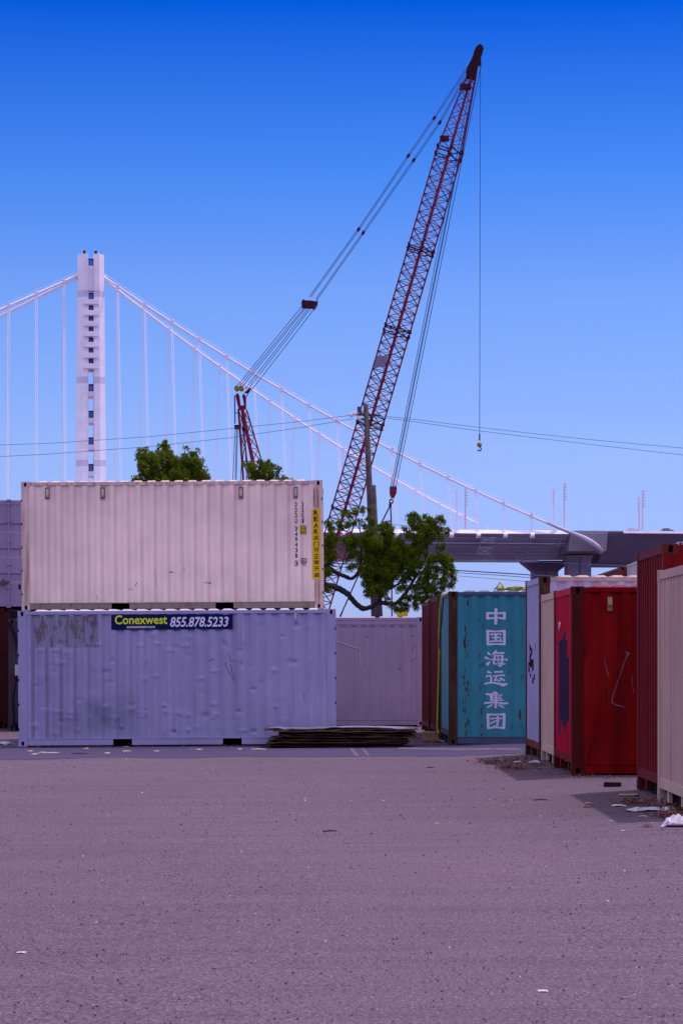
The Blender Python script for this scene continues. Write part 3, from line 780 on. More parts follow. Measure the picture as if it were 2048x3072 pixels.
red2 = container('shipping_container', 'dull red container farthest back in the blue green row', (p2.x-.05, p2.y, ground_z(1.8)+.01), YAW, 0, H=2.85, body='oxide', post='rust_post')

# --- right-hand row, long sides towards the camera, narrow ends towards the yard
def right_box(label, s_near, px_near, H, **kw):
    D = F/s_near; x = (px_near-1024)/s_near
    return container('shipping_container', label, (x, D, ground_z(x)+kw.pop('dz', .01)), kw.pop('yaw', 0.), 0, H=H, **kw), D
lav, Dl = right_box('lavender grey container with rusty corner and black scrawl on its end, in the right row', 191, 1617, 2.896, body='lav', frame='lav_frame', post='rust_post', cast='rust_post', dz=.0, yaw=R(.9), low='rustc')
crm, Dc = right_box('cream container whose narrow end shows between the lavender and the bright red ones', 204.3, 1662, 2.591, body='cream2')
redc, Drd = right_box('bright red container with a dark purple paint patch on its end and silver scrawls', 218.5, 1713, 2.591, body='red', end='red_end', post='red_post', cast='red_post', low='red', yaw=R(.8)) if M.setdefault('red_post', paint('scuffed_dark_red_paint', (.085,.006,.007), .5, (.035,.008,.006), dirt=.6, dirtc=(.03,.004,.004), seed=38)) else None
mar, Dm = right_box('tall maroon container towards the right edge, taller than the red one', 266.6, 1987, 2.896, body='darkred', end='darkred', post='darkred', cast='darkred2')
crn, Dn = right_box('cream container with rust streaked ribs cut off by the right edge, nearest of all', 294.0, 2063, 2.591, body='cream3', frame='cream2')
# vent on the red side
rv = loc_conv(redc, Drd)
vx, vz = rv(1828, 1808)
v = MB().box(vx-.034, -.006, vz-.115, vx+.034, .04, vz+.085).build('vent', M['vent_dirt'], redc['root'])
MB().prism([(-.030, vz-.03), (-.012, vz+.07), (-.0065, vz+.07), (-.0065, vz-.05)], vx-.03, vx+.03, 'x').build('vent_hood', paint('tan_vent_paint', (.36,.22,.12), .2, seed=40), v)
M['silver'] = plain('silver_spray', (.15,.08,.105), .5, .25, 14)
rp = redc['prof']; rdepth = lambda u, z: .016 + prof_at(rp, u)
for g in ([[(1874,1957,.02),(1885,1958,.034),(1872,1985,.013),(1860,2025,.009),(1846,2065,.012),(1836,2095,.02),(1836,2109,.024),(1850,2116,.02),(1866,2119,.012),(1876,2126,.006)]],
          [[(1815,1973,.008),(1813,1985,.009),(1818,2004,.012),(1822,2022,.016),(1825,2028,.014)]],
          [[(1896,2025,.007),(1896,2055,.008),(1902,2078,.007)]]):
    scratch(redc, rv, rdepth, g, M['silver'], 'graffiti')
def end_marks(info, strokes, m, name='graffiti'):
    """strokes in (y along the end, z, width), bent over the end panel"""
    pr = info['eprof']; V_, F_ = ribbon(strokes, 3)
    return lay(name, V_, F_, m, info['root'], lambda u, z: .016 + prof_at(pr, u), [u for u, d in pr], axis='y', proud=.004)
def end_px(info, D, px, py):
    """photo pixel on a left end -> (y, z) on that end"""
    o = info['root'].location; yaw = info['root'].rotation_euler.z
    k = (px-1024)/F; y = (o.x - k*o.y) / (k*math.cos(yaw) + math.sin(yaw))
    Dp_ = o.y + y*math.cos(yaw); return y, CZ + (HY-py)/F*Dp_ - o.z
# purple patch on the red end: a block of overlapping roller passes
M['purp'] = paint('dark_purple_paint', (.030,.012,.045), .03, (.02,.01,.02), dirt=.3, seed=42)
pts = []
ya = end_px(redc, Drd, 1700, 2000)[0]; yb = end_px(redc, Drd, 1669, 2000)[0]
rr = random.Random(8); n = 9
for i in range(n):
    y0 = ya + (yb-ya)*i/n; y1 = ya + (yb-ya)*(i+1)/n; ym = (y0+y1)/2
    zt = end_px(redc, Drd, 1690, 1915)[1] - (.26 if i == 0 else 0) + rr.uniform(-.05,.10); zb = end_px(redc, Drd, 1690, 2170)[1] + rr.uniform(-.12,.05)
    if i >= n-2: zb -= .10
    pts.append((y0, y1, zt, zb))
V_, F_ = [], []
for y0, y1, zt, zb in pts:
    k = len(V_); V_ += [(y0, zb), (y1, zb), (y1, zt), (y0, zt)]; F_.append((k, k+1, k+2, k+3))
pr = redc['eprof']; lay('paint_patch', V_, F_, M['purp'], redc['root'], lambda u, z: .016+prof_at(pr, u), [u for u, d in pr], axis='y', proud=.003)
q = lambda x, y: end_px(redc, Drd, x, y)
end_marks(redc, [[(*q(1673.5,1867), .05), (*q(1672.5,1878), .11), (*q(1671.5,1890), .10)]], M['white_paint'])
end_marks(redc, [[(*q(1671.6,1888), .10), (*q(1671,1905), .12), (*q(1670.5,1912), .08)]], M['teal_end'])
end_marks(redc, [[(*q(1690,2271), .03), (*q(1694,2278), .06), (*q(1691,2284), .05)]], M['white_paint'], 'paint_drip')
q = lambda x, y: end_px(lav, Dl, x, y)
for s_ in ([(1583,1928,.10),(1586,1945,.12),(1584,1962,.06)], [(1601,1932,.05),(1600,1948,.10)], [(1592,1940,.05),(1588,1965,.14),(1585,1975,.10)], [(1586,1985,.16),(1590,1992,.10),(1596,1984,.08)],
           [(1594,1982,.06),(1595,2000,.09),(1590,2012,.05)], [(1582,1988,.08),(1581,2008,.10),(1584,2016,.06)], [(1588,2018,.14),(1586,2028,.06)], [(1600,2022,.08),(1598,2034,.12)], [(1592,2034,.06),(1594,2044,.10)], [(1584,2005,.05),(1592,1975,.06)]):
    end_marks(lav, [[(*q(x, y), w) for x, y, w in s_]], M['black_paint'])
# --- far boxes on the loading dock beyond the right row
dk = MB().box(7.0, 53.8, -.05, 22.0, 90.0, 1.32).build('loading_dock', plain('dock_concrete', (.28,.26,.27), .9, .2, 2)); tag(dk, 'low concrete loading dock beyond the right row', 'dock', kind='structure')
fw_yaw = math.atan2(14.9, .53)  # long axis running away to the back
wht = container('shipping_container', 'dirty white container on the dock, mostly hidden behind the maroon one', (7.49 + CW*math.sin(fw_yaw), 54.1 - CW*math.cos(fw_yaw)+.1, 1.325), 0, 0, L=13.7, H=2.97, body='white_box')
wht['root'].rotation_euler.z = R(90) - R(2.05)
wht['root'].location = (9.95, 54.1, 1.325)
MB_s = MB().box(8.3, 69.6, 1.322, 10.2, 69.9, 1.398).box(8.3, 80.6, 1.322, 10.2, 80.9, 1.398).build('timber_bearer', M['darkwood'] if 'darkwood' in M else M['dark']); tag(MB_s, 'timber bearers under the rust eaten red container on the dock', 'timber')
rsc = container('shipping_container', 'rust eaten red container on the dock behind the lavender one', (7.98 + CW, 69.4, 1.40), R(90) - R(.5), 0, L=12.19, H=2.896, body='rustc')

# ------------------------------------------------------------------ pile of warped boards
pile_m = [plain('board_'+n, c, .85, .35, 4, c2=tuple(x*.35 for x in c), bstr=.4) for n, c in (('brown', (.12,.062,.036)), ('dark', (.06,.030,.02)), ('grey', (.13,.078,.056)))]
M['silver_sheet'] = plain('weathered_silver_sheet', (.24,.235,.36), .45, .3, 2.6, c2=(.06,.045,.05))
rr = random.Random(21)
zb = .0
for k in range(14):
    top = k == 13
    x0 = -1.36 + (rr.uniform(-.05,.10) if k < 6 else rr.uniform(.02,.22)) + (.02 if not top else -.02)
    x1 = 1.44 - rr.uniform(.0,.22) - (.12 if k < 5 else 0)
    if top: x0, x1 = -1.34, 1.36
    if k == 12: x0 = -1.42
    y0 = 44.75 + rr.uniform(-.06,.10) + (.04 if top else 0); y1 = y0 + 1.05
    th = rr.uniform(.010,.017); gap = rr.uniform(.006,.016); mb = MB(); nx, ny = 44, 6; sd = k*3.1
    for side in (0, 1):
        for j in range(ny+1):
            for i in range(nx+1):
                u = i/nx; x = x0 + (x1-x0)*u; y = y0 + (y1-y0)*j/ny
                if j == 0: y += .07*noise.noise((x*2.0, sd, 0)) + .03*noise.noise((x*11, sd, 1))
                e = .5 + .5*(1-j/ny)
                w = .020*noise.noise((x*1.6, y*1.2, sd))*e + (.011*noise.noise((x*7, y*4, sd)))*e
                w += (.035*smooth(.24, .0, u)*noise.noise((x*7, 2, sd))*e)
                if top: w += .02*smooth(.3,.6,u)*smooth(.95,.6,u) + .012*smooth(.12,0,u)
                if i == 0: x += .06*noise.noise((y*5, sd, 2))
                mb.v.append((x, y, zb + w + (th if side else 0)))
    W_ = nx+1; S = W_*(ny+1)
    for j in range(ny):
        for i in range(nx):
            a = j*W_+i; mb.f.append((a, a+W_, a+W_+1, a+1)); a += S; mb.f.append((a, a+1, a+W_+1, a+W_))
    for i in range(nx):
        mb.f.append((i, i+1, S+i+1, S+i)); a = ny*W_+i; mb.f.append((a+1, a, S+a, S+a+1))
    for j in range(ny):
        a = j*W_; mb.f.append((a+W_, a, S+a, S+a+W_)); a += nx; mb.f.append((a, a+W_, S+a+W_, S+a))
    o = mb.build('board', M['silver_sheet'] if top else pile_m[k % 3])
    o.location.z = ground_z(0) + .025
    tag(o, 'silvery weathered sheet lying on top of the pile of dark boards' if top else 'warped dark brown board lying in the flat pile before the blue grey container', 'board', 'boards piled flat in front of the containers')
    zb += th + gap

# ------------------------------------------------------------------ bridge
B0x, B0y, TH = -751/7.6, F/7.6, .12661
def BP(t, w, z): return Vector((B0x + t*math.cos(TH) + w*math.sin(TH), B0y + t*math.sin(TH) - w*math.cos(TH), z))
bridge = thing('suspension_bridge', 'white single tower suspension bridge with sloping cables and a high deck', 'bridge', BP(0,0,0))
bridge.rotation_euler.z = TH
# local frame: x along, y = -w (away from camera), z up
def cable_z(t): return 154.5 - .74065*t + .00087781*t*t if t >= 0 else 153.9 + .52*t + .0005*t*t
def cable_w(t, sgn): return sgn*max(.0, 47.43*(154.5-cable_z(t))/(154.5-51)) + sgn*.4
M['bwhite'] = plain('bridge_white', (.90,.84,.89), .45, .08, .2)
M['bsplay'] = plain('splay_grey', (.50,.45,.55), .6, .12, .6)
M['bband'] = plain('splice_band', (.66,.59,.70), .5, .1, .5)
M['bcable'] = plain('cable_white', (.82,.76,.86), .4, .06, .3)
M['bhang'] = plain('hanger_grey', (.80,.74,.86), .5, .05, .3)
M['bdeck'] = plain('deck_steel', (.42,.43,.56), .6, .2, .06)
M['bdeck2'] = plain('viaduct_concrete', (.24,.20,.30), .8, .15, .06)
M['bconc'] = plain('pier_concrete', (.30,.28,.32), .85, .2, .1, bstr=.2)
M['bedge'] = plain('deck_edge_white', (.85,.82,.88), .5, .1, .2)
M['bopening'] = plain('tower_opening_blue', (.10,.20,.55), .4, .2, .5)
M['bdark'] = plain('tower_opening_dark', (.03,.03,.06), .6, .2, .5)
# tower: four five-sided legs leaning together, joined by links
ZT = 1.76 + (1965-768)/7.6; ZB = -2
def px_w(px): return (px-273)/7.6
tower = MB()
def leg(sx, sy):
    def sec(z):
        k = (ZT - z)/(ZT - 69.5)           # 0 top .. 1 at y=1450
        o = 5.1 + 0.78*k; i = 1.05; m_ = 3.25 + .3*k; yd = 5.6 + .9*k
        # corners: inner front, front mid, outer side, outer back
        pts = [(i, yd), (m_, yd), (o, yd-2.2), (o, 1.5), (i, 1.5)]
        return [(sx*a, sy*b, z) for a, b in pts]
    mb = MB(); zs = [ZB, 75.8, 78.3, 108.3, 111.0, 142.3, 144.9, ZT-.7, ZT]
    for z in zs: mb.v += sec(z)
    n = 5
    for j in range(len(zs)-1):
        for q in range(n): a = j*n+q; b = j*n+(q+1) % n; mb.f.append((a, b, b+n, a+n))
    mb.f += [tuple(range(n)), tuple((len(zs)-1)*n+q for q in range(n))]
    return mb
tw = MB()
tower_o = bpy.data.objects.new('tower', None); COL.objects.link(tower_o); tower_o.parent = bridge
for sx in (-1, 1):
    for sy in (-1, 1):
        lg = leg(sx, sy).build('tower_leg', M['bwhite'], tower_o)
        lg.data.materials.append(M['bband'])
        for pg in lg.data.polygons:
            if abs(pg.normal.z) < .5 and any(abs(pg.center.z - zz) < .4 for zz in (77.05, 109.65, 143.6)): pg.material_index = 1
zpx = lambda py: 1.76 + (1965-py)/7.6
mb = MB()
for z in (zpx(1181), zpx(1137)):
    pass
# wide link beams (front and back)
for py in (912, 945, 977, 1008, 1040, 1072, 1104):
    z = zpx(py); 
    for yy in (-1, 1):
        a, b = sorted((yy*5.5, yy*6.75))
        k = (ZT - z)/(ZT - 69.5); a += yy*.9*k; b += yy*.9*k
        MB().prism([(-2.75, z-.95), (2.75, z-.95), (2.75, z+.95), (-2.75, z+.95)], a, b).build('link_beam', M['bwhite'], tower_o)
# plate above, narrow beams below
def slot_beam(py0, py1, m, yy=(-5.2, 5.2), nm='cross_beam', w=1.05):
    if nm == 'shaded_opening':
        fr = MB().box(-w, yy[0], zpx(py1), w, yy[1], zpx(py0)).build(nm, M['bdark'], tower_o)  # slot opening drawn as a dark box, its shade put into the colour
        MB().box(-w*.66, yy[0]-.06, zpx(py1)+.2, w*.66, yy[0]-.01, zpx(py0)-.55).build('pane', m, fr)  # blue panel standing in for sky seen through the opening
    else: MB().box(-w, yy[0], zpx(py1), w, yy[1], zpx(py0)).build(nm, m, tower_o)
slot_beam(803, 878, M['bwhite'])
for k in range(5):
    y = 1178 + 79.5*k; slot_beam(y, y+15, M['bwhite']); slot_beam(y-22, y, M['bopening'], (-4.7, -4.3), 'shaded_opening', .95)
slot_beam(782, 803, M['bopening'], (-4.9, -4.5), 'shaded_opening', .95); slot_beam(884, 906, M['bopening'], (-4.9, -4.5), 'shaded_opening', .95)
for py in (912, 945, 977, 1008, 1040, 1072): slot_beam(py+9, py+25, M['bopening'], (-4.7, -4.3), 'shaded_opening', .85)
for px in (253, 287):
    bx = MB().box(px_w(px)-.5, -5.0, ZT, px_w(px)+.5, -4.0, ZT+1.3).build('beacon', M['bdark'], tower_o)
mast = MB(); 
for px, h in ((249, 2.0), (285, 1.9), (295, .9)): mast.tube([(px_w(px), -4.8, ZT), (px_w(px), -4.8, ZT+h)], .10, 5)
mast.build('antenna', M['bwhite'], tower_o)
rail = MB()
for sx in (-1, 1):
    for k in range(60):
        z = ZT - 2 - 1.55*k
        if z < 40: break
        if k % 2 == 0: rail.box(sx*1.1-.14, -6.9, z, sx*1.1+.14, -5.4, z+.25)
    rail.box(sx*1.12-.05, -6.2-.4, 50, sx*1.12+.05, -5.5-.4, ZT-1)
rail.build('ladder_rail', M['bhang'], tower_o)
# saddle housings where the cables enter the tower
sd = MB()
for t in (-4.9, 5.1):
    z = cable_z(t)-.4; sd.prism([(t-.9, z-1.6), (t+.9, z-1.2), (t+.9, z+1.3), (t-.9, z+1.6)], -1.3, 1.3)
sd.build('cable_saddle', M['bwhite'], tower_o)
for sgn in (1, -1):
    pts = [(t, -cable_w(t, sgn), cable_z(t)) for t in ([-75+5*i for i in range(15)] + [-4.6, 4.8] + [7+4*i for i in range(43 if sgn > 0 else 40)])]
    MB().tube(pts[:16], .58, 10).build('main_cable', M['bcable'], bridge, True)
    MB().tube(pts[16:], .52, 10).build('main_cable', M['bcable'], bridge, True)
    mb = MB(); mb.tube([(p[0], p[1], p[2]+1.5) for p in pts[:16]], .05, 4); mb.tube([(p[0], p[1], p[2]+1.5) for p in pts[16:]], .05, 4)
    mb.build('handrail_cable', M['bhang'], bridge)
    for t in [-70+10.45*i for i in range(0)] + [-10.6, -21.3, -32, -42.6] + [10.45*i for i in range(1, 17)]:
        z = cable_z(t); w = cable_w(t, sgn)
        if z < 52.5: continue
        mb = MB()
        for dx in (-.30, .30):
            mb.tube([(t+dx, -w, z), (t+dx, -sgn*47.5, 48.9)], .115, 5)
        h = mb.build('hanger', M['bhang'], bridge)
        MB().box(t-.55, -w-.68, z-.7, t+.55, -w+.68, z+.7).box(t-.2, -w-.3, z+.6, t+.2, -w+.3, z+1.7).build('cable_band', M['bcable'], h)
        MB().tube([(t-.75, -sgn*47.7, 47.6), (t+.75, -sgn*47.7, 47.6)], 1.15, 10).build('hanger_anchor', M['bwhite'], h)
# cable splay housing that wraps round the pier
def bl(px, py, w):  # pixel -> local bridge point on the plane w
    k = (px-1024)/F
    # B0x + t c + w s = k (B0y + t s - w c)
    c, s = math.cos(TH), math.sin(TH)
    t = (k*(B0y - w*c) - B0x - w*s)/(c - k*s); D = B0y + t*s - w*c
    return (t, -w, CZ + (HY-py)/F*D)
sp = [bl(1640,1568,49.2), bl(1690,1590,49.6), bl(1727,1604,50), bl(1750,1615,50), bl(1772,1628,49.5), bl(1790,1642,48), bl(1799,1652,45), bl(1800,1655,40)]
MB().tube(sp, [.55,.62,.8,1.1,1.25,1.3,1.25,1.1], 12).build('splay_housing', M['bsplay'], bridge, True)
# decks: near and far box girders, swept along the bridge
def girder(name, m, t0, t1, sec):
    mb = MB(); ts = [t0, t1]
    for t in ts: mb.v += [(t, -w, z) for w, z in sec]
    n = len(sec); mb.f += [tuple(range(n)), tuple(range(n, 2*n))] + [(i, (i+1) % n, n+(i+1) % n, n+i) for i in range(n)]
    return mb.build(name, m, bridge)
ZD = 49.5
for sgn in (1, -1):
    S = lambda pts: [(sgn*w, z) for w, z in pts]
    girder('deck', M['bdeck'], -420, 182, S([(46.6, ZD-.1), (46.6, ZD-1.5), (38, ZD-4.6), (33, ZD-5.2), (24, ZD-9.5), (12, ZD-9.8), (9, ZD-2), (9, ZD-.1)]))
    girder('edge_barrier', M['bedge'], -420, 182, S([(46.62, ZD+.25), (47.75, ZD-1.15), (47.6, ZD-1.3), (46.62, ZD-1.3)]))
    girder('utility_pipe', M['bhang'], -420, 182, S([(40.2, ZD-4.35), (40.2, ZD-4.75), (39.6, ZD-4.75), (39.6, ZD-4.35)]))
    girder('viaduct_deck', M['bdeck2'], 197.5, 420, S([(47.4, ZD+.1), (47.4, ZD-.4), (46.0, ZD-1.3), (36, ZD-7.5), (30, ZD-11.2), (12, ZD-11.5), (8, ZD-2), (8, ZD+.1)]))
    girder('edge_barrier', M['bsplay'], 203, 420, S([(47.42, ZD+.2), (48.2, ZD-.75), (48.1, ZD-.9), (47.42, ZD-.9)]))
    girder('crossbeam', M['bconc'], 182.2, 197, S([(46.8, ZD+.15), (46.8, ZD-1.0), (44.5, ZD-7.6), (20, ZD-8.5), (2, ZD-8.5), (2, ZD+.15)]))
girder('floor_beam', M['bdeck'], 150, 152, [(9, ZD-3), (9, ZD-8), (-9, ZD-8), (-9, ZD-3)])
for t in (60, 90, 120): girder('floor_beam', M['bdeck'], t, t+2, [(9, ZD-3), (9, ZD-8), (-9, ZD-8), (-9, ZD-3)])
for w, px0, px1 in ((27, 1697, 1766), (-28, 1595, 1668)):
    a = bl(px0, 1700, w); b = bl(px1, 1700, w); mid = (a[0]+b[0])/2; hw = (b[0]-a[0])/2
    mb = MB(); mb.box(mid-hw, -w-3.6, -2, mid-.4, -w+3.6, ZD-8.7); mb.box(mid+.4, -w-3.6, -2, mid+hw, -w+3.6, ZD-8.7); mb.box(mid-.4, -w-3.0, -2, mid+.4, -w+3, ZD-8.7)
    pr_ = mb.build('pier', M['bconc'], bridge)
    if w > 0: MB().prism([(mid-hw-.5, ZD-9.7), (mid+hw+.5, ZD-9.7), (mid+hw+.5, ZD-8.6), (mid-hw-.5, ZD-8.6)], -w-4.2, -w+4.2).build('pier_cap', M['bconc'], pr_)
    else: MB().prism([(mid-hw-4.5, ZD-9.5), (mid-hw, ZD-13), (mid+hw, ZD-13), (mid+hw+4.5, ZD-9.5), (mid+hw+4.5, ZD-8.6), (mid-hw-4.5, ZD-8.6)], -w-4.2, -w+4.2).build('pier_cap', M['bdeck2'], pr_)
for w0, z0 in ((44.0, ZD-2.45), (35.2, ZD-5.35), (28.4, ZD-7.8)):
    girder('service_pipe', M['bsplay'], -420, 181, [(w0, z0-.1), (w0+.35, z0-.1), (w0+.35, z0-.42), (w0, z0-.42)])
st_b = MB(); a = bl(1690,1598,47.2); b = bl(1672,1640,40); st_b.bar(a, b, .5); a = bl(1580,1655,38); b = bl(1560,1690,24); st_b.bar(a, b, .5); st_b.build('strut', M['bsplay'], bridge)
# maintenance traveller: lattice hung under the deck edge
mb = MB(); A, Bq, Cq, Dq = bl(1446,1612,46), bl(1487,1612,46), bl(1469,1662,40), bl(1430,1662,40)
def lerp(a, b, t): return tuple(x+(y-x)*t for x, y in zip(a, b))
for a, b in ((A,Bq),(Bq,Cq),(Cq,Dq),(Dq,A),(lerp(A,Dq,.3),lerp(Bq,Cq,.3)),(lerp(A,Dq,.62),lerp(Bq,Cq,.62)),(A,lerp(Bq,Cq,.3)),(Bq,lerp(A,Dq,.3)),(Dq,lerp(Bq,Cq,.62)),(Cq,lerp(A,Dq,.62)),(lerp(A,Dq,.15),lerp(Bq,Cq,.15))):
    mb.bar(a, b, .24)
for k in range(8): mb.bar(lerp(A,Bq,k/7), lerp(lerp(A,Dq,.15),lerp(Bq,Cq,.15),k/7), .2)
mb.build('maintenance_traveller', M['bsplay'], bridge)
mb = MB()
for k in range(14):
    a = bl(1545+k*7, 1668, 30); mb.bar((a[0], a[1], a[2]), (a[0]+.6, a[1], a[2]-1.2), .25)
mb.build('drip_edge', M['bdeck'], bridge)
# lamp posts on the deck
M['lampw'] = plain('lamp_post_white', (.75,.68,.78), .5, .06, 1)
def lamp(px, ptop, w, side, label):
    base = bl(px, 1592, w); loc = BP(base[0], w, ZD); top = CZ + (HY-ptop)/F*loc.y; h = top-ZD
    root = thing('street_lamp', label, 'street lamp', loc, 'lamp posts along the bridge deck')
    MB().tube([(0,0,0),(0,0,h)], [.42,.30], 8).build('pole', M['lampw'], root)
    for k in range(6):
        z = h - .6 - 1.3*k*(.8 if side < 0 else .9)
        o = MB().box(*sorted((side*.3, side*1.0))[:1], -.3, z-.2, sorted((side*.3, side*1.0))[1], .3, z+.2).build('lamp_head', M['bhang'], root)
lamp(1370, 1470, 26, -1, 'tall white bridge lamp post left of the pair nearest the green tree')
lamp(1395, 1463, 44, 1, 'tall white bridge lamp post right of the pair nearest the green tree')
lamp(1660, 1468, 26, -1, 'tall white bridge lamp post left of the pair above the concrete pier')
lamp(1691, 1448, 44, 1, 'tallest white bridge lamp post, right one of the pair above the concrete pier')
lamp(1916, 1490, 26, -1, 'shorter white bridge lamp post of the pair farthest right')
lamp(1926, 1470, 33, 1, 'taller white bridge lamp post of the pair farthest right')
# cars on the deck
M['carw'] = plain('car_white', (.7,.68,.72), .3, .05); M['carg'] = plain('car_grey', (.2,.2,.24), .3, .05)
for px, w, m, lb in ((1895, 40, M['carw'], 'white car on the bridge deck left of the far right lamp posts'), (2000, 40, M['carg'], 'grey car on the bridge deck at the far right')):
    b = bl(px, 1592, w); root = thing('car', lb, 'car', BP(b[0], w, ZD+.1)); root.rotation_euler.z = TH
    MB().prism([(-2.3,.35),(2.3,.35),(2.3,.9),(1.2,1.0),(-2.3,1.0)], -.9, .9).build('body', m, root)
    MB().prism([(-2.1,1.0),(1.1,1.0),(.4,1.55),(-1.7,1.55)], -.8, .8).build('cabin', m, root)
    for x in (-1.4, 1.4):
        for y in (-.8, .8): MB().tube([(x,y-.1,.33),(x,y+.1,.33)], .33, 10).build('wheel', M['black_paint'], root)

# ------------------------------------------------------------------ crane
DC = 150.0; sC = F/DC
def C(px, py, dd=0.): return P(px, py, DC) + Vector((0, dd, 0))
crane = thing('crawler_crane', 'dark red lattice boom crane rising high behind the containers', 'crane', (0, 0, 0))
M['crane'] = plain('crane_red', (.20,.014,.036), .5, .25, 1.2)
M['crane_b'] = plain('crane_bright_red', (.20,.006,.03), .5, .2, 1.2)
M['crane_head'] = plain('crane_head_red', (.055,.005,.012), .6, .5, 6, c2=(.014,.004,.007))
M['crane_d'] = plain('crane_dark', (.065,.010,.018), .6, .3, 2)
M['rope'] = plain('steel_rope', (.05,.085,.20), .5, .2, 2)
M['sheave'] = plain('sheave_yellow', (.30,.20,.012), .5, .3, 3)
ax = lambda py: 1346 + (460-py)*.2917
ang = math.atan(.2917); e1 = Vector((math.cos(ang), 0, -math.sin(ang))); e2 = Vector((0,1,0))
ca = [R(a) for a in (3.5, 93.5, 183.5, 273.5)]
def chord(py, k, h): return C(ax(py), py) + e1*(math.cos(ca[k])*h) + e2*(math.sin(ca[k])*h)
HB = .80
mb = MB(); lac = MB()
for k in range(4):
    mb.tube([chord(1948, k, .3), chord(1850, k, HB), chord(460, k, HB), chord(233, k, .28)], .055 if k % 2 == 0 else .065, 6)
boom = mb.build('boom', M['crane'], crane)
nodes = [1850 - 26.2*i for i in range(54)]
for k in range(4):
    k2 = (k+1) % 4
    for i in range(len(nodes)-1):
        a, b = (k, k2) if i % 2 else (k2, k)
        lac.bar(chord(nodes[i], a, HB), chord(nodes[i+1], b, HB), .046)
        lac.bar(chord(nodes[i], k, HB), chord(nodes[i], k2, HB), .036)
    tp_ = [460 - 18.9*i for i in range(13)]
    hh = lambda py: .28 + (HB-.28)*(py-233)/227
    for i in range(12):
        a, b = (k, k2) if i % 2 else (k2, k)
        lac.bar(chord(tp_[i], a, hh(tp_[i])), chord(tp_[i+1], b, hh(tp_[i+1])), .036)
lac.build('lacing', M['crane'], boom)
for py in (448, 470, 744, 756, 985, 1000, 1262, 1276, 1530):
    con = MB()
    for k in range(4):
        con.bar(chord(py, k, HB), chord(py+6, (k+1) % 4, HB), .06)
        con.box(*(chord(py, k, HB)-Vector((.08,.08,.12))), *(chord(py, k, HB)+Vector((.08,.08,.12))))
    con.build('section_joint', M['crane_d'], boom)
# boom head
hp = [(1397.6,233),(1397.6,209),(1410,186),(1417,170),(1421,155),(1427,143),(1437,135),(1446,141),(1449,150),(1446,160),(1441,172),(1441,187),(1432,198),(1430,215),(1427,239)]
poly = [(C(a,b).x, C(a,b).z) for a, b in hp]
hd = MB(); hd.prism(poly, DC-.34, DC-.26); hd.prism(poly, DC+.26, DC+.34)
for (a, b) in ((1402,225),(1425,225),(1415,190),(1436,160)): hd.bar(C(a,b,-.3), C(a,b,.3), .12)
head = hd.build('boom_head', M['crane_head'], boom)
for px, py, r in ((1438,150,.20),(1426,176,.17),(1436,190,.14)):
    for dd in (-.12, .12): MB().tube([C(px,py,dd-.04), C(px,py,dd+.04)], r, 16).build('sheave', M['crane_d'], head)
MB().box(C(1377,0).x, DC-.95, C(0,276).z, C(1409,0).x, DC-.45, C(0,261).z).build('walkway', M['crane_d'], boom)
MB().box(C(1317,0).x, DC-1.15, C(0,432).z, C(1344,0).x, DC-.65, C(0,418).z).build('anchor_box', M['crane_d'], boom)
pl_ = MB(); qd = [C(1130,1069,-.45), C(1161,1073,-.80), C(1152,1106,-.80), C(1121,1104,-.45)]
pl_.add([*qd, *[q + Vector((.02,.05,0)) for q in qd]], [(0,1,2,3),(7,6,5,4),(0,4,5,1),(1,5,6,2),(2,6,7,3),(3,7,4,0)])
M['signp'] = plain('grey_plate', (.20,.18,.27), .5, .1, 2); pl_.build('plate', M['signp'], boom)
# pendants
pen = MB(); joint = MB()
for off, dd in ((0, -.5), (0, .5)):
    pass
for path, dd in (([(1396,214),(1301,359),(1223.5,472),(1075,692),(930,894)], -.45), ([(1396,226),(1319,363),(1241,476),(1089,695),(948,896)], .45)):
    for e in (-.045, .045):
        pen.tube([C(x+e*sC*.8, y+e*sC*.55, dd) for x, y in path], .022, 5)
    for x, y in path[1:4]: joint.tube([C(x+3,y-5,dd), C(x-3,y+5,dd)], .10, 6)
pend = pen.build('pendant', M['rope'], crane); joint.build('pendant_joint', M['crane_d'], pend)
spb = MB().prism([(C(x,y).x, C(x,y).z) for x, y in ((905,908),(911,902),(916,906),(926,906),(938,907),(948,909),(953,905),(952,912),(943,926),(936,922),(910,921),(907,923),(904,915))], DC-.7, DC+.7)
spb.build('spreader_bar', M['crane_d'], crane)
mb = MB()
for x0, x1, dd in ((906,712,-.5),(915,719,-.3),(919,727,-.1),(926,736,.1),(932,744,.3),(943,756,.5)):
    mb.tube([C(x0,922,dd), C(x1, 1160 if x1 < 730 else 1166, dd*.7)], .022, 5)
mb.build('luffing_rope', M['rope'], crane)
# mast
ms = MB(); ch = {'l': ((716,1228),(765,1950),-.5), 'c': ((727,1228),(873,1950),-.7), 'r': ((739.5,1228),(949,1950),.7), 'b': ((724,1228),(800,1950),.6)}
def mpt(k, t): (a, b, d) = ch[k]; return C(a[0]+(b[0]-a[0])*t, a[1]+(b[1]-a[1])*t, d*(.4+.9*t))
for k, r in (('l', .075), ('c', .13), ('r', .05), ('b', .05)): ms.tube([mpt(k, 0), mpt(k, 1)], r, 6)
mast_o = ms.build('mast', M['crane'], crane)
ml_ = MB()
for k in range(18):
    t0, t1 = k/18*.98, (k+1)/18*.98
    ml_.bar(mpt('c', t0), mpt('r', t1), .04); ml_.bar(mpt('r', t0), mpt('c', t1), .04); ml_.bar(mpt('c', t1), mpt('r', t1), .04)
    if k % 2 == 0:
        ml_.bar(mpt('l', t0), mpt('c', t0), .05); ml_.bar(mpt('l', (k+2)/18*.98), mpt('c', t0), .045); ml_.bar(mpt('l', t0), mpt('b', t1), .035)
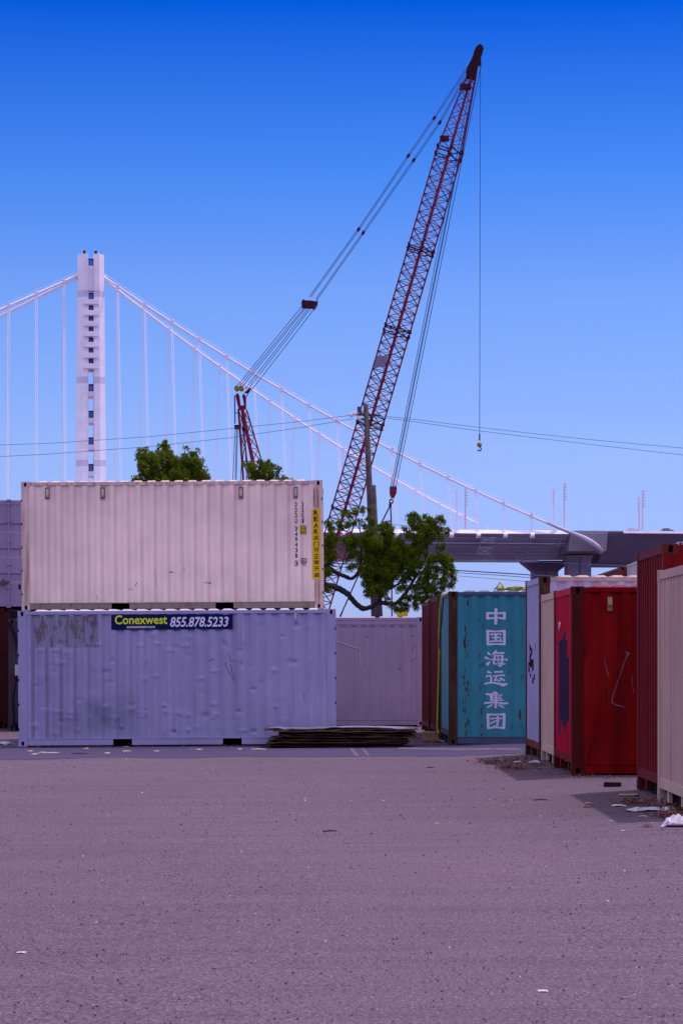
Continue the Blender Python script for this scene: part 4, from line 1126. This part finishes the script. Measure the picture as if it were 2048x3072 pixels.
ml_.build('mast_lacing', M['crane'], mast_o)
mh = MB()
for dd in (-.35, .25):
    mh.prism([(C(x,y).x, C(x,y).z) for x, y in ((707,1188),(712,1180),(718,1186),(722,1218),(738,1217),(738,1227),(717,1229),(713,1216))], DC+dd, DC+dd+.1)
    mh.prism([(C(x,y).x, C(x,y).z) for x, y in ((727,1190),(731,1182),(738,1190),(738,1217),(733,1217))], DC+dd, DC+dd+.1)
mh.build('mast_head', M['crane_b'], mast_o)
for px in (710.5, 724):
    MB().tube([C(px,1166,-.4), C(px,1166,.35)], .145, 18).build('sheave', M['sheave'], mast_o)
MB().prism([(C(x,y).x, C(x,y).z) for x, y in ((734,1178),(744,1169),(755,1163),(748,1176),(740,1180))], DC-.2, DC+.2).bar(C(739,1190), C(751,1168), .05).build('equaliser', M['crane_d'], mast_o)
gy = MB(); gy.bar(C(705,1188,-.4), C(706,1273,-.4), .07); gy.box(C(704,0).x, DC-.6, C(0,1289).z, C(717,0).x, DC-.2, C(0,1277).z); gy.box(C(725,0).x, DC+.2, C(0,1290).z, C(734,0).x, DC+.6, C(0,1278).z); gy.bar(C(729,1232,.4), C(730,1278,.4), .07); gy.bar(C(705,1240,-.4), C(716,1241,-.4), .05)
gy.build('backstay_link', M['crane_d'], mast_o)
mb = MB()
for x0, x1, dd in ((707,698,-.4),(711,706,-.4),(714,709,-.4),(727,720,.4),(730,727,.4),(733,740,.4)): mb.tube([C(x0,1286,dd), C(x1,1470,dd), C(x1-12,1900,dd)], .022, 5)
mb.build('backstay_rope', M['rope'], crane)
# carrier: house, counterweight and crawlers, hidden from the yard by the containers
X0 = C(930,0).x
MB().box(X0-5.0, DC-1.7, 1.5, X0+1.6, DC+1.7, 3.6).build('house', M['crane_b'], crane)
MB().box(X0-6.4, DC-1.8, 1.4, X0-5.0, DC+1.8, 3.2).build('counterweight', M['crane_d'], crane)
for dd in (-2.4, 2.4):
    MB().prism([(X0-4.2,.06),(X0+2.6,.06),(X0+3.1,.6),(X0+2.6,1.15),(X0-4.2,1.15),(X0-4.7,.6)], DC+dd-.45, DC+dd+.45).build('crawler_track', M['crane_d'], crane)
MB().box(X0-2.5, DC-2.0, .5, X0+.9, DC+2.0, 1.5).build('undercarriage', M['crane_d'], crane)
# hoist ropes, hook block with slings, headache ball
mb = MB()
for x0, x1, dd in ((1424,1172,-.12),(1432,1177,0),(1434,1180,.04),(1443,1187,.12)): mb.tube([C(x0,192,dd), C(x1,1460,dd)], .022, 5)
mb.build('hoist_rope', M['rope'], crane)
hb = MB().prism([(C(x,y).x, C(x,y).z) for x, y in ((1168,1462),(1171,1458),(1174,1461),(1178,1458),(1182,1461),(1186,1457),(1190,1464),(1188,1482),(1181,1495),(1173,1494),(1168,1482))], DC-.22, DC+.22)
hbo = hb.build('hook_block', M['crane'], crane)
r_ = MB().tube([C(1173+5*math.cos(a), 1504+6*math.sin(a)) for a in [2*math.pi*k/14 for k in range(15)]], .045, 6, False)
r_.box(C(1166,0).x, DC-.1, C(0,1520).z, C(1174,0).x, DC+.1, C(0,1510).z); r_.build('hook', M['crane_d'], hbo)
mb = MB(); mb.tube([C(1170,1516), C(1145,1566), C(1019,1852), C(1000,1900)], .045, 5); mb.tube([C(1171,1518), C(1173,1571), C(1175,1852), C(1175,1900)], .045, 5)
for k in range(10): mb.tube([C(1019+12*.44*(k*.12), 1852-12*(k*.12)*1), C(1019+12*.44*(k*.12+.08), 1852-12*(k*.12+.08))], .07, 6)
mb.build('sling', M['crane_d'], crane)
MB().tube([C(1440,186), C(1437.5,1308)], .02, 5).build('whip_rope', M['rope'], crane)
hk = MB().tube([C(1437.5,1302), C(1437.3,1322)], .05, 6); hk.tube([C(1437+5*math.cos(a), 1352-5+6*math.sin(a)) for a in [R(-90)+R(260)*k/8 for k in range(9)]], .04, 5)
hk = hk.build('hook', M['crane_d'], crane)
bm = bmesh.new(); bmesh.ops.create_uvsphere(bm, u_segments=14, v_segments=10, radius=.16); me = bpy.data.meshes.new('headache_ball'); bm.to_mesh(me); bm.free(); me.materials.append(M['sheave'])
o = bpy.data.objects.new('headache_ball', me); COL.objects.link(o); o.parent = crane; o.location = C(1437,1334)

# ------------------------------------------------------------------ utility pole and overhead wires
DPo = 75.0
M['pole'] = plain('weathered_wood', (.075,.06,.062), .9, .4, 5, bstr=.5)
pb = P(1137, 2138, DPo); pb.z = ground_z(1)
ptop = P(1097, 1215, DPo)
pole = thing('utility_pole', 'leaning weathered wooden utility pole behind the green tree', 'utility pole', pb)
MB().tube([(0,0,-.1), (ptop-pb)*.5, ptop-pb], [.135,.11,.075], 12).build('pole', M['pole'], pole, True)
s0 = P(1117, 1455, DPo); MB().tube([Vector((.16,.05,-.05)), s0-pb+Vector((.03,.05,0))], [.11,.075], 10).build('stub', M['pole'], pole, True)
ins = MB()
q = lambda px, py, d=0: P(px, py, DPo)-pb+Vector((0,d,0))
ins.bar(q(1060,1243), q(1140,1247), .05, .06)
arm = ins.build('crossarm', M['pole'], pole)
MB().tube([q(1076,1238), q(1076,1220)], .05, 10).tube([q(1071,1226), q(1082,1226)], .03, 8).build('cutout', M['steel'], arm)
for (a, b) in ((1052,1244),(1063,1240),(1076,1253)):
    MB().tube([q(a-3,b-6), q(a-1,b), q(a+2,b+8)], [.03,.05,.03], 8).tube([q(a+6,b-2), q(a+3,b+4)], .045, 8).build('insulator', M['bhang'], arm)
def wire(pts, r, label, D0=DPo, D1=DPo):
    mb = MB(); fine = []
    for i in range(len(pts)-1):
        for k in range(6):
            t = k/6; x = pts[i][0]+(pts[i+1][0]-pts[i][0])*t; y = pts[i][1]+(pts[i+1][1]-pts[i][1])*t
            fine.append((x, y))
    fine.append(pts[-1]); xa, xb = fine[0][0], fine[-1][0]
    mb.tube([P(x, y, D0+(D1-D0)*(x-xa)/(xb-xa)) for x, y in fine], r, 5)
    tag(mb.build('power_line', M['rope'], None), label, 'power line', 'overhead lines')
wire([(-60,1337),(150,1330),(450,1310),(700,1285),(900,1265),(1050,1246)], .0075, 'upper thin wire running left from the utility pole', 78, DPo)
wire([(-60,1373),(150,1362),(450,1340),(700,1312),(900,1283),(1060,1256)], .0075, 'lower thin wire running left from the utility pole', 78, DPo)
wire([(1135,1247),(1200,1253),(1400,1278),(1600,1301),(1800,1322),(2110,1350)], .0075, 'upper thin wire running right from the utility pole', DPo, 78)
wire([(1135,1251),(1220,1262),(1400,1288),(1600,1313),(1800,1337),(2110,1372)], .0075, 'lower thin wire running right from the utility pole', DPo, 78)
wire([(1000,1690),(1200,1697),(1365,1711),(1550,1722),(1735,1735),(1950,1748)], .022, 'thick dark cable under the bridge deck, running right behind the tree', 90, 90)
wire([(1000,1700),(1200,1710),(1365,1718),(1500,1726),(1735,1744),(1950,1760)], .012, 'thin wire just below the thick dark cable', 90, 90)
wire([(1000,1715),(1200,1720),(1365,1727),(1500,1738),(1640,1750),(1950,1775)], .009, 'lowest thin wire under the bridge deck', 90, 90)
wire([(1000,1640),(1350,1670),(1500,1680),(1700,1690),(1880,1698),(2100,1708)], .010, 'thin wire crossing in front of the bridge piers', 90, 90)
wire([(1145,1566),(1180,1573),(1240,1580),(1500,1618),(1700,1640)], .009, 'thin wire crossing at deck height behind the tree', 95, 95)

# ------------------------------------------------------------------ trees
def leaf_mat(name, c1, c2):
    m, N, L, B = new_mat(name)
    v = scaled(N, L, (1,1,1)); f = noise_n(N, L, 5, 3, .6, v); f2 = noise_n(N, L, 60, 2, .6, v)
    c = mix(N, L, ramp(N, L, f, .3, .7), c1, c2); c = mix(N, L, mul(N, L, ramp(N, L, f2, .5, .75), .5), c, (.25,.30,.012))
    L.new(c, B.inputs['Base Color']); B.inputs['Roughness'].default_value = .6; B.inputs['Specular IOR Level'].default_value = .1
    tr = N.new('ShaderNodeBsdfTranslucent'); L.new(c, tr.inputs[0]); ms_ = N.new('ShaderNodeMixShader'); ms_.inputs[0].default_value = .32
    L.new(B.outputs[0], ms_.inputs[1]); L.new(tr.outputs[0], ms_.inputs[2]); L.new(ms_.outputs[0], N['Material Output'].inputs[0])
    return m
M['leaf'] = leaf_mat('leaf_green', (.052,.090,.004), (.15,.205,.006))
M['bark'] = plain('bark', (.035,.024,.026), .9, .4, 9, bstr=.6)
def tree(label, D, blobs, limbs, base_px, seed, dens=1.0):
    rr = random.Random(seed); s = F/D
    bx = (base_px-1024)/s; base = Vector((bx, D, ground_z(bx)))
    root = thing('tree', label, 'tree', base)
    V_, F_ = [], []
    tops = []
    for (px, py, rp_) in blobs:
        c = P(px, py, D) - base; r = rp_/s
        c.y += rr.uniform(-.5,.5)*min(1.0, r*2.2)
        vol = max(2, int(dens*430*r*r))
        for k in range(vol):
            d = Vector((rr.gauss(0,1), rr.gauss(0,1), rr.gauss(0,1))).normalized()*(rr.random()**.45)*(1 if k % 7 else rr.uniform(1.0,1.4))
            pc = c + Vector((d.x*r*.92, d.y*r*1.25, d.z*r*.92)); pr_ = rr.uniform(.03,.09)*(1 if k % 7 else .6)
            for q in range(rr.randrange(30, 46)):
                o = Vector((rr.gauss(0,.7), rr.gauss(0,.7), rr.gauss(.35,.7)))
                if o.length < 1e-3: continue
                o.normalize(); p = pc + o*pr_*rr.uniform(.25,1.0)
                ll = rr.uniform(.035,.065); lw = ll*rr.uniform(.36,.55)
                a = (o + Vector((rr.uniform(-.6,.6), rr.uniform(-.6,.6), rr.uniform(-.2,.7)))).normalized()
                b = a.cross(Vector((rr.gauss(0,1), rr.gauss(0,1), rr.gauss(0,1)))).normalized()
                n0 = len(V_); V_ += [tuple(p), tuple(p + a*ll*.45 + b*lw*.5), tuple(p + a*ll), tuple(p + a*ll*.45 - b*lw*.5)]
                F_.append((n0, n0+1, n0+2, n0+3))
    me = bpy.data.meshes.new('crown'); me.from_pydata(V_, [], F_); me.update(); me.materials.append(M['leaf'])
    o = bpy.data.objects.new('crown', me); COL.objects.link(o); o.parent = root
    for nm, path in limbs:
        pts = [P(x, y, D+dd)-base for x, y, w, dd in path]; ws = [w/2/s for x, y, w, dd in path]
        # smooth and roughen
        fp, fr = [], []
        for i in range(len(pts)-1):
            p0, p1, p2, p3 = pts[max(0,i-1)], pts[i], pts[i+1], pts[min(len(pts)-1,i+2)]
            for k in range(5):
                t = k/5; q = .5*((2*p1)+(p2-p0)*t+(2*p0-5*p1+4*p2-p3)*t*t+(3*p1-p0-3*p2+p3)*t**3)
                fp.append(q + Vector((rr.uniform(-1,1), 0, rr.uniform(-1,1)))*ws[i]*.12); fr.append((ws[i]+(ws[i+1]-ws[i])*t)*rr.uniform(.9,1.12))
        fp.append(pts[-1]); fr.append(ws[-1])
        MB().tube(fp, fr, 9).build(nm, M['bark'], root, True)
    return root
def z7(l): return [(960+x*.26786, 1480+y*.26786, r*.26786) for x, y, r in l]
rb = z7([(90,350,50),(120,420,40),(120,520,80),(90,620,80),(90,720,90),(140,680,60),(80,900,60),(80,1080,50),(70,820,60),
 (470,190,40),(550,195,40),(390,200,36),(300,250,34),(560,300,40),(250,240,24),(230,390,40),(310,370,44),(400,350,30),(330,270,24),(590,360,34),(500,370,34),(440,300,20),(200,330,30),
 (300,540,70),(390,530,70),(340,610,70),(540,460,80),(480,540,80),(680,400,50),(740,360,50),(790,430,56),(740,470,80),(620,560,100),(560,620,90),(700,640,100),(800,560,80),(880,530,50),(900,580,50),
 (860,650,80),(940,640,50),(760,760,120),(880,760,110),(640,760,120),(560,760,90),(540,880,90),(500,920,60),(640,900,120),(760,900,120),(860,880,110),(560,1000,100),(660,1040,100),(760,1000,90),(600,1090,80),(540,1110,50),(700,1120,60),(510,1160,24),
 (1020,660,60),(1060,720,60),(1100,800,60),(1040,800,80),(1000,900,90),(940,960,60),(960,760,60),
 (1000,270,36),(1050,260,40),(1010,330,56),(1100,300,50),(1180,270,34),(1220,300,44),(1260,330,50),(1340,280,44),(1370,330,40),(960,420,34),(1080,390,70),(1160,400,80),(1260,400,70),(1340,420,56),(1420,430,34),(1010,480,56),(1100,500,60),(1190,500,60),(1280,480,50),(1370,520,34),(1050,580,50),(1150,590,50),(1220,560,40),(1350,620,40),(1390,600,24),(1160,680,50),(1090,640,40),
 (1260,760,60),(1330,740,60),(1420,710,40),(1470,760,40),(1400,800,60),(1220,800,60),(1460,840,44),(1490,880,36),(1420,900,50),(1300,870,56),(1200,880,60),(1470,940,44),(1380,980,60),(1260,960,60),(1150,960,70),(1460,1030,44),(1490,1000,30),(1360,1060,56),(1240,1060,64),(1130,1060,70),(1040,1080,50),(1300,1130,50),(1200,1140,60),(1090,1160,60),(980,1180,50),(1160,1220,40),(1060,1250,44),(960,1260,44),(900,1240,36),(860,1300,44),(900,1340,34),(940,1310,40),(800,1270,34),(760,1190,26),(1080,1300,24),(1250,1190,34),(1180,1000,40),(880,1080,40),(940,1050,40),
 (400,680,50),(350,700,40),(440,740,36),(340,830,40),(300,760,26),(400,820,40),(450,870,30)])
def lim(l, dd=0): return [(960+x*.26786, 1480+y*.26786, w*.26786, dd + e) for x, y, w, e in l]
tree('spreading green tree with a bare crooked limb, right of the stack', 62.5, rb, [
 ('trunk', [(880,2170,46,0),(884,2000,40,0),(895,1880,36,0),(920,1790,32,0),(965,1758,24,0)]),
 ('limb', lim([(20,1040,76,0),(120,1040,72,0),(200,1065,68,0),(300,1120,62,0),(360,1190,60,0),(420,1250,60,0),(490,1292,60,0),(580,1268,52,0),(660,1225,50,0),(760,1235,52,0),(850,1230,46,0),(930,1150,42,0),(1000,1050,36,0),(1060,950,28,.1),(1110,860,18,.2)])),
 ('limb', lim([(650,1235,40,0),(680,1150,36,0),(740,1090,30,0),(830,1040,24,-.1),(930,970,18,-.2),(1020,860,10,-.2)])),
 ('limb', lim([(20,820,60,.1),(120,850,56,.1),(180,890,50,.1),(270,925,46,.1),(340,955,42,.1),(400,920,36,.1),(440,830,30,.1),(460,700,24,.1),(460,500,18,.1),(440,380,12,.1),(430,280,6,.1)])),
 ('limb', lim([(1120,860,16,0),(1180,720,14,0),(1200,600,12,0),(1180,450,8,0)])), ('limb', lim([(1060,1000,18,.3),(1200,900,14,.3),(1290,760,12,.2),(1310,600,10,.1),(1330,450,6,0)])),
 ('limb', lim([(900,1180,20,.2),(1050,1150,16,.2),(1200,1080,12,.2),(1380,980,8,.1)])), ('limb', lim([(460,560,10,.1),(520,400,8,.1),(560,250,5,.1)])), ('limb', lim([(450,420,8,.1),(370,300,6,.1),(330,200,3,.1)])),
], 880, 4, 2.6)
def z3(l): return [(x*.4464, 700+y*.4464, r*.4464) for x, y, r in l]
tree('rounded green tree top showing above the left half of the cream container', 54.5, z3([(960,1470,34),(945,1510,34),(985,1540,60),(1110,1420,26),(1105,1460,50),(1130,1500,56),(1055,1530,60),(1050,1590,70),(1140,1580,80),(980,1600,60),(1000,1660,70),(1090,1660,80),(1190,1560,60),(1200,1640,80),(1240,1540,50),(1300,1490,36),(1320,1540,50),(1290,1580,70),(1345,1600,44),(1290,1660,80),(1370,1660,44),(1400,1690,30),(905,1660,26),(930,1690,40),(1250,1455,14),(1010,1500,30),(1100,1720,120),(1250,1720,100)]),
 [('trunk', [(520,2200,40,0),(518,1900,36,0),(515,1600,30,0),(512,1480,20,0)]), ('limb', [(515,1500,14,0),(490,1420,9,0),(485,1360,4,0)]), ('limb', [(515,1500,14,0),(560,1440,9,0),(580,1375,4,0)])], 520, 6, 2.2)
def z5(l): return [(680+x*.1488, 1130+y*.1488, r*.1488) for x, y, r in l]
tree('low green tree top above the right half of the cream container, beside the crane mast', 54.5, z5([(380,1770,50),(470,1760,50),(440,1830,80),(520,1860,90),(500,1960,90),(690,1720,40),(720,1790,70),(780,1810,90),(870,1790,80),(960,1830,70),(840,1710,34),(700,1880,80),(820,1940,110),(640,2040,110),(520,2080,90),(780,2070,100),(920,2000,80),(900,2100,80),(1040,1880,44),(1010,1950,50),(1060,2060,50),(1140,2060,60),(1200,2080,50),(1290,2130,30),(980,2120,60),(600,1940,60),(700,2200,130),(950,2200,90)]),
 [('trunk', [(800,2200,36,0),(798,1900,32,0),(795,1600,26,0),(790,1470,16,0)]), ('limb', [(795,1500,10,0),(760,1420,6,0),(745,1395,3,0)]), ('limb', [(795,1500,10,0),(830,1430,6,0),(845,1400,3,0)]), ('limb', [(800,1520,8,0),(850,1450,5,0),(868,1437,2,0)])], 800, 9, 2.0)

# ------------------------------------------------------------------ small things lying about
M['yrope'] = plain('yellow_rope', (.42,.36,.02), .6, .25, 12)
M['plastic'] = plain('white_plastic', (.46,.42,.48), .4, .15, 5)
M['paper'] = plain('tan_paper', (.42,.30,.20), .8, .25, 6)
M['litter'] = plain('dead_leaves', (.16,.07,.03), .9, .5, 12, c2=(.05,.02,.015))
M['block'] = plain('timber_block', (.30,.18,.11), .85, .25, 8)
M['darkwood'] = plain('dark_wood', (.035,.018,.016), .9, .3, 6)
D = Dte
tpt = lambda px, py, d=0: P(px, py, Dte+1.1+d)
o = MB().tube([P(1342,1782,45.9), P(1332,1784,46.4), P(1322,1792,46.9), P(1318,1830,46.98), P(1316,1900,47.0), P(1317,1950,46.98), P(1315,2010,47.0), P(1313,2080,46.98), P(1311,2150,46.95), P(1311,2185,46.9), P(1316,2200,46.85)], .016, 6).build('rope', M['yrope'], None)
tag(o, 'yellow rope hanging down the end of the blue green container', 'rope')
o = MB().tube([P(1345,1784,45.8), P(1329,1793,46.2), P(1325,1860,46.3), P(1318,1910,46.35), P(1317,1935,46.35), P(1319,1948,46.3)], .012, 6).build('cord', M['navy'], None)
tag(o, 'dark blue cord hanging beside the yellow rope', 'cord')
zr = teal['root'].location.z + 2.896 + .022
coil = []
for k in range(90):
    a = 2*math.pi*k/18; rr_ = .16+.012*math.sin(k*1.7); coil.append((3.33 + rr_*1.15*math.cos(a)*1.0, 46.0 + rr_*math.sin(a), zr + .012 + .0006*k + .008*math.sin(k*.9)))
cb = MB().tube(coil, .011, 5); o = cb.build('rope', M['yrope'], None); tag(o, 'coil of yellow rope lying on the roof of the blue green container', 'rope')
kn = MB().tube([(2.90,46.0,zr+.015),(2.96,45.95,zr+.08),(3.01,45.95,zr+.16),(3.05,45.96,zr+.10),(3.10,46.0,zr+.03),(3.04,46.05,zr+.05),(2.97,46.0,zr+.03),(3.08,45.97,zr+.04),(3.13,46.02,zr+.03)], [.013,.014,.012,.014,.03,.04,.03,.035,.014], 6)
o = kn.build('rope', M['yrope'], None); tag(o, 'knotted loop of yellow rope standing up on the blue green roof', 'rope')
zw = wallc['root'].location.z + 2.591 + .02
b_ = P(1204, 1850, 58.4); bk = MB().prism([(-.12,0),(.14,0),(.15,.10),(.05,.14),(-.02,.11),(-.10,.13)], -.1, .1); o = bk.build('bag', M['yrope'], None); o.location = (b_.x, 58.4, zw); tag(o, 'crumpled yellow bag on the roof of the plain grey container', 'bag')
# timber block behind the pile
p = P(1292, 2212, 47.3); p.z = ground_z(p.x)
MB_ = MB(); MB_.box(-.17,-.12,.02,.15,.12,.215); o = MB_.build('timber_block', M['block'], None); o.location = p; o.rotation_euler.z = R(4)
bv = o.modifiers.new('bevel', 'BEVEL'); bv.width = .012
tag(o, 'squared tan timber block standing by the blue green container', 'block')

def crumple(name, px, py, w, d, h, m, label, cat, seed, lift=.004, group=None):
    """a crumpled sheet or bag lying on the ground"""
    rr = random.Random(seed); p = on_ground(px, py); mb = MB(); nx, ny = 14, 9
    for j in range(ny+1):
        for i in range(nx+1):
            u, v_ = i/nx*2-1, j/ny*2-1
            e = max(0, 1-(u*u+v_*v_)*.6); k = (1 + .35*noise.noise((u*1.5+seed, v_*1.5, 0)))
            mb.v.append((u*w/2*k, v_*d/2*k, lift + h*e*(.55+.7*abs(noise.noise((u*2.2, v_*2.2, seed)))) + h*.25*noise.noise((u*5, v_*5, seed))*e))
    W_ = nx+1
    for j in range(ny):
        for i in range(nx): a = j*W_+i; mb.f.append((a, a+1, a+W_+1, a+W_))
    o = mb.build(name, m, None); o.location = p; o.rotation_euler.z = rr.uniform(-.4,.4)
    return tag(o, label, cat, group)
crumple('plastic_bag', 2028, 2478, .30, .30, .13, M['plastic'], 'crumpled white plastic bag at the right edge of the yard', 'plastic bag', 3)
crumple('plastic_film', 1945, 2432, .42, .30, .05, M['plastic'], 'long flattened sheet of white plastic film near the right cream container', 'plastic film', 5)
crumple('plastic_film', 2000, 2430, .20, .25, .04, M['plastic'], 'small piece of white film right of the long flattened sheet', 'plastic film', 6)
crumple('paper', 1855, 2418, .14, .2, .02, M['plastic'], 'grey white scrap of paper left of the plastic film', 'paper', 7)
crumple('plastic_bag', 1604, 2290, .19, .2, .06, M['plastic'], 'white plastic bag lying by the foot of the cream container in the right row', 'plastic bag', 8)
crumple('paper', 1554, 2288, .15, .2, .03, M['plastic'], 'white scrap of paper in the dead leaves', 'paper', 9)
crumple('plastic_bag', 1507, 2281, .08, .15, .05, M['plastic'], 'small round white bag on the leaf heap', 'plastic bag', 10)
crumple('plastic_bag', 1290, 2214, .22, .2, .10, M['plastic'], 'crumpled white film between the board pile and the timber block', 'plastic bag', 11)
crumple('plastic_film', 1312, 2226, .26, .3, .06, M['plastic'], 'torn white film lying before the rust brown corner post', 'plastic film', 12)
crumple('plastic_film', 1270, 2200, .14, .2, .10, M['plastic'], 'white film caught at the right end of the board pile', 'plastic film', 13)
crumple('plastic_sheet', 14, 2234, .30, .4, .10, M['plastic'], 'bluish white sheet lying left of the stack at the left edge', 'plastic sheet', 14)
crumple('paper', 1310, 2471, .040, .05, .006, M['yrope'], 'small yellow scrap on the open asphalt', 'scrap', 15)
crumple('paper', 66, 2859, .05, .05, .006, M['plastic'], 'white scrap at the lower left of the yard', 'scrap', 16)
crumple('paper', 1627, 2975, .055, .06, .008, M['plastic'], 'white scrap at the lower right of the yard', 'scrap', 17)
crumple('paper', 1765, 2410, .07, .1, .012, M['paper'], 'tan scrap of paper in front of the bright red container', 'scrap', 18)
crumple('leaf', 1760, 2422, .08, .1, .03, M['litter'], 'clump of red brown leaves in front of the bright red container', 'leaf', 19)
crumple('leaf', 1939, 2481, .09, .1, .03, M['litter'], 'clump of red brown leaves left of the white plastic bag', 'leaf', 20)
crumple('paper', 1928, 2450, .09, .1, .012, M['paper'], 'tan scrap of paper below the long plastic film', 'scrap', 21)
crumple('paper', 1867, 2493, .035, .05, .005, M['plastic'], 'tiny white scrap left of the right leaf clump', 'scrap', 22)
crumple('paper', 1832, 2464, .03, .05, .005, M['plastic'], 'tiny white scrap above and left of the others on the right', 'scrap', 23)
for i, (x, y, w) in enumerate(((92,2254,.10),(130,2258,.14),(160,2259,.22),(105,2263,.10),(260,2246,.08),(323,2260,.10),(380,2254,.14),(378,2241,.12),(470,2254,.10),(598,2249,.10),(775,2248,.26),(720,2248,.08),(850,2238,.06))):
    crumple('paper', x, y, w, .22, .015, M['paper'], 'tan scrap of paper on the dark strip in front of the blue grey container', 'scrap', 40+i, group='tan scraps in front of the blue grey container')
p = on_ground(1834, 2360); o = MB().prism([(-.10,.0),(.11,.0),(.115,.05),(-.095,.055)], -.06, .06).build('wood_block', M['darkwood'], None); o.location = p+Vector((0,0,.004)); tag(o, 'dark wooden block lying in front of the bright red container', 'block')
p = on_ground(1885, 2388); lid = thing('pot_lid', 'round rusty tin lid lying on the ground by the maroon container', 'lid', p)
MB().tube([(0,0,.004),(0,0,.012)], .10, 22).build('disc', M['litter'], lid)
MB().tube([(.108*math.cos(a), .108*math.sin(a)*1.0, .014) for a in [2*math.pi*k/26 for k in range(27)]], .012, 6, False).build('rim', M['paper'], lid)
for i, (px, py, dx, dy, lb) in enumerate(((1620,2402,.17,.02,'dark stick lying on the asphalt at the right'), (1290,2304,.12,.03,'short dark stick on the asphalt in front of the blue green container'), (240,2262,.30,-.05,'thin dark twig on the dark strip before the blue grey container'), (990,2496,.14,.05,'dark bark strip in the middle of the open asphalt'))):
    p = on_ground(px, py); o = MB().tube([(-dx/2,-dy/2,.008),(0,.01,.013),(dx/2,dy/2,.008)], [.006,.008,.004], 6).build('stick', M['darkwood'], None); o.location = p; tag(o, lb, 'stick')

def litter(name, label, spots, n, seed, m, sz=(.02,.05)):
    rr = random.Random(seed); mb = MB()
    for k in range(n):
        px, py, sx, sy = rr.choice(spots); p = on_ground(px + rr.gauss(0,sx), py + max(-2*sy, min(2*sy, rr.gauss(0,sy))))
        a = rr.uniform(0,6.28); l = rr.uniform(*sz); w = l*rr.uniform(.35,.7); t = rr.uniform(-.35,.35)
        u = Vector((math.cos(a), math.sin(a), t)); v_ = Vector((-math.sin(a), math.cos(a), rr.uniform(-.5,.5)))
        z = Vector((0,0,.012 + rr.random()**2*.05))
        mb.add([p+z-u*l/2, p+z-v_*w/2+Vector((0,0,.008)), p+z+u*l/2, p+z+v_*w/2], [(0,1,2,3)])
    tag(mb.build(name, m, None), label, 'leaves', kind='stuff')
mm, N, Lk, B = new_mat('dry_leaf_mix')
gi = N.new('ShaderNodeNewGeometry'); cr = N.new('ShaderNodeValToRGB'); Lk.new(gi.outputs['Random Per Island'], cr.inputs[0])
cr.color_ramp.elements[0].color = (.05,.016,.012,1); cr.color_ramp.elements[1].color = (.30,.13,.05,1)
e = cr.color_ramp.elements.new(.5); e.color = (.17,.05,.02,1); Lk.new(cr.outputs[0], B.inputs['Base Color']); B.inputs['Roughness'].default_value = .8
litter('leaf_litter', 'heaps of dead brown leaves at the foot of the lavender and cream containers', [(1500,2286,35,4),(1560,2283,30,4),(1520,2306,22,3),(1550,2308,20,2),(1460,2292,30,2),(1600,2300,30,5)], 1300, 1, mm)
litter('leaf_litter', 'drift of dead brown leaves along the nearest cream container', [(1960,2410,40,6),(2020,2420,40,8),(2040,2438,30,4),(1900,2412,24,3),(2010,2452,24,3)], 1500, 2, mm)
litter('leaf_litter', 'thin line of dead leaves and dirt along the foot of the blue grey container', [(x_, 2243, 40, 1.6) for x_ in (90,180,270,420,560,680)], 420, 4, mm, (.012,.035))
litter('leaf_litter', 'thin line of dead leaves along the foot of the bright red container', [(1740,2336,30,1.6),(1830,2338,40,1.6),(1690,2326,20,2)], 260, 5, mm, (.012,.035))
litter('leaf_litter', 'litter between the board pile and the blue green container', [(1290,2226,30,6),(1275,2215,20,6)], 420, 3, mm)
# grit
gm, N, Lk, B = new_mat('grit')
gi = N.new('ShaderNodeNewGeometry'); cr = N.new('ShaderNodeValToRGB'); Lk.new(gi.outputs['Random Per Island'], cr.inputs[0]); cr.color_ramp.interpolation = 'CONSTANT'
cr.color_ramp.elements[0].color = (.012,.01,.014,1); cr.color_ramp.elements[1].position = .86; cr.color_ramp.elements[1].color = (.10,.08,.09,1)
e = cr.color_ramp.elements.new(.95); e.color = (.5,.46,.55,1); Lk.new(cr.outputs[0], B.inputs['Base Color']); B.inputs['Roughness'].default_value = .8
rr = random.Random(77); mb = MB()
for k in range(3600):
    px = rr.uniform(-20, 2070); py = 2245 + 840*rr.random()**1.25
    if px > 1560 + (py-2270)*3.2 and py < 2420: continue
    p = on_ground(px, py); s = .0030 + .0095*rr.random()**3.2 ; s *= (.50 + .8*min(1, p.y/30))
    a = rr.uniform(0,3.1); ca_, sa_ = math.cos(a), math.sin(a); n0 = len(mb.v)
    for q, (x, y, z) in enumerate(((1,0,.1),(.3,.9,0),(-.9,.4,.1),(-.5,-.8,0),(.5,-.8,.1),(.1,.1,.85),(-.2,-.2,.75))):
        x *= rr.uniform(.7,1.2)*s; y *= rr.uniform(.7,1.2)*s; mb.v.append((p.x+x*ca_-y*sa_, p.y+x*sa_+y*ca_, p.z+.002+z*s*rr.uniform(.7,1.2)))
    for f_ in ((0,1,5),(1,2,5),(2,6,5),(2,3,6),(3,4,6),(4,0,5),(4,5,6)): mb.f.append(tuple(n0+i for i in f_))
tag(mb.build('gravel', gm, None), 'dark grit and small stones scattered over the asphalt', 'gravel', kind='stuff')
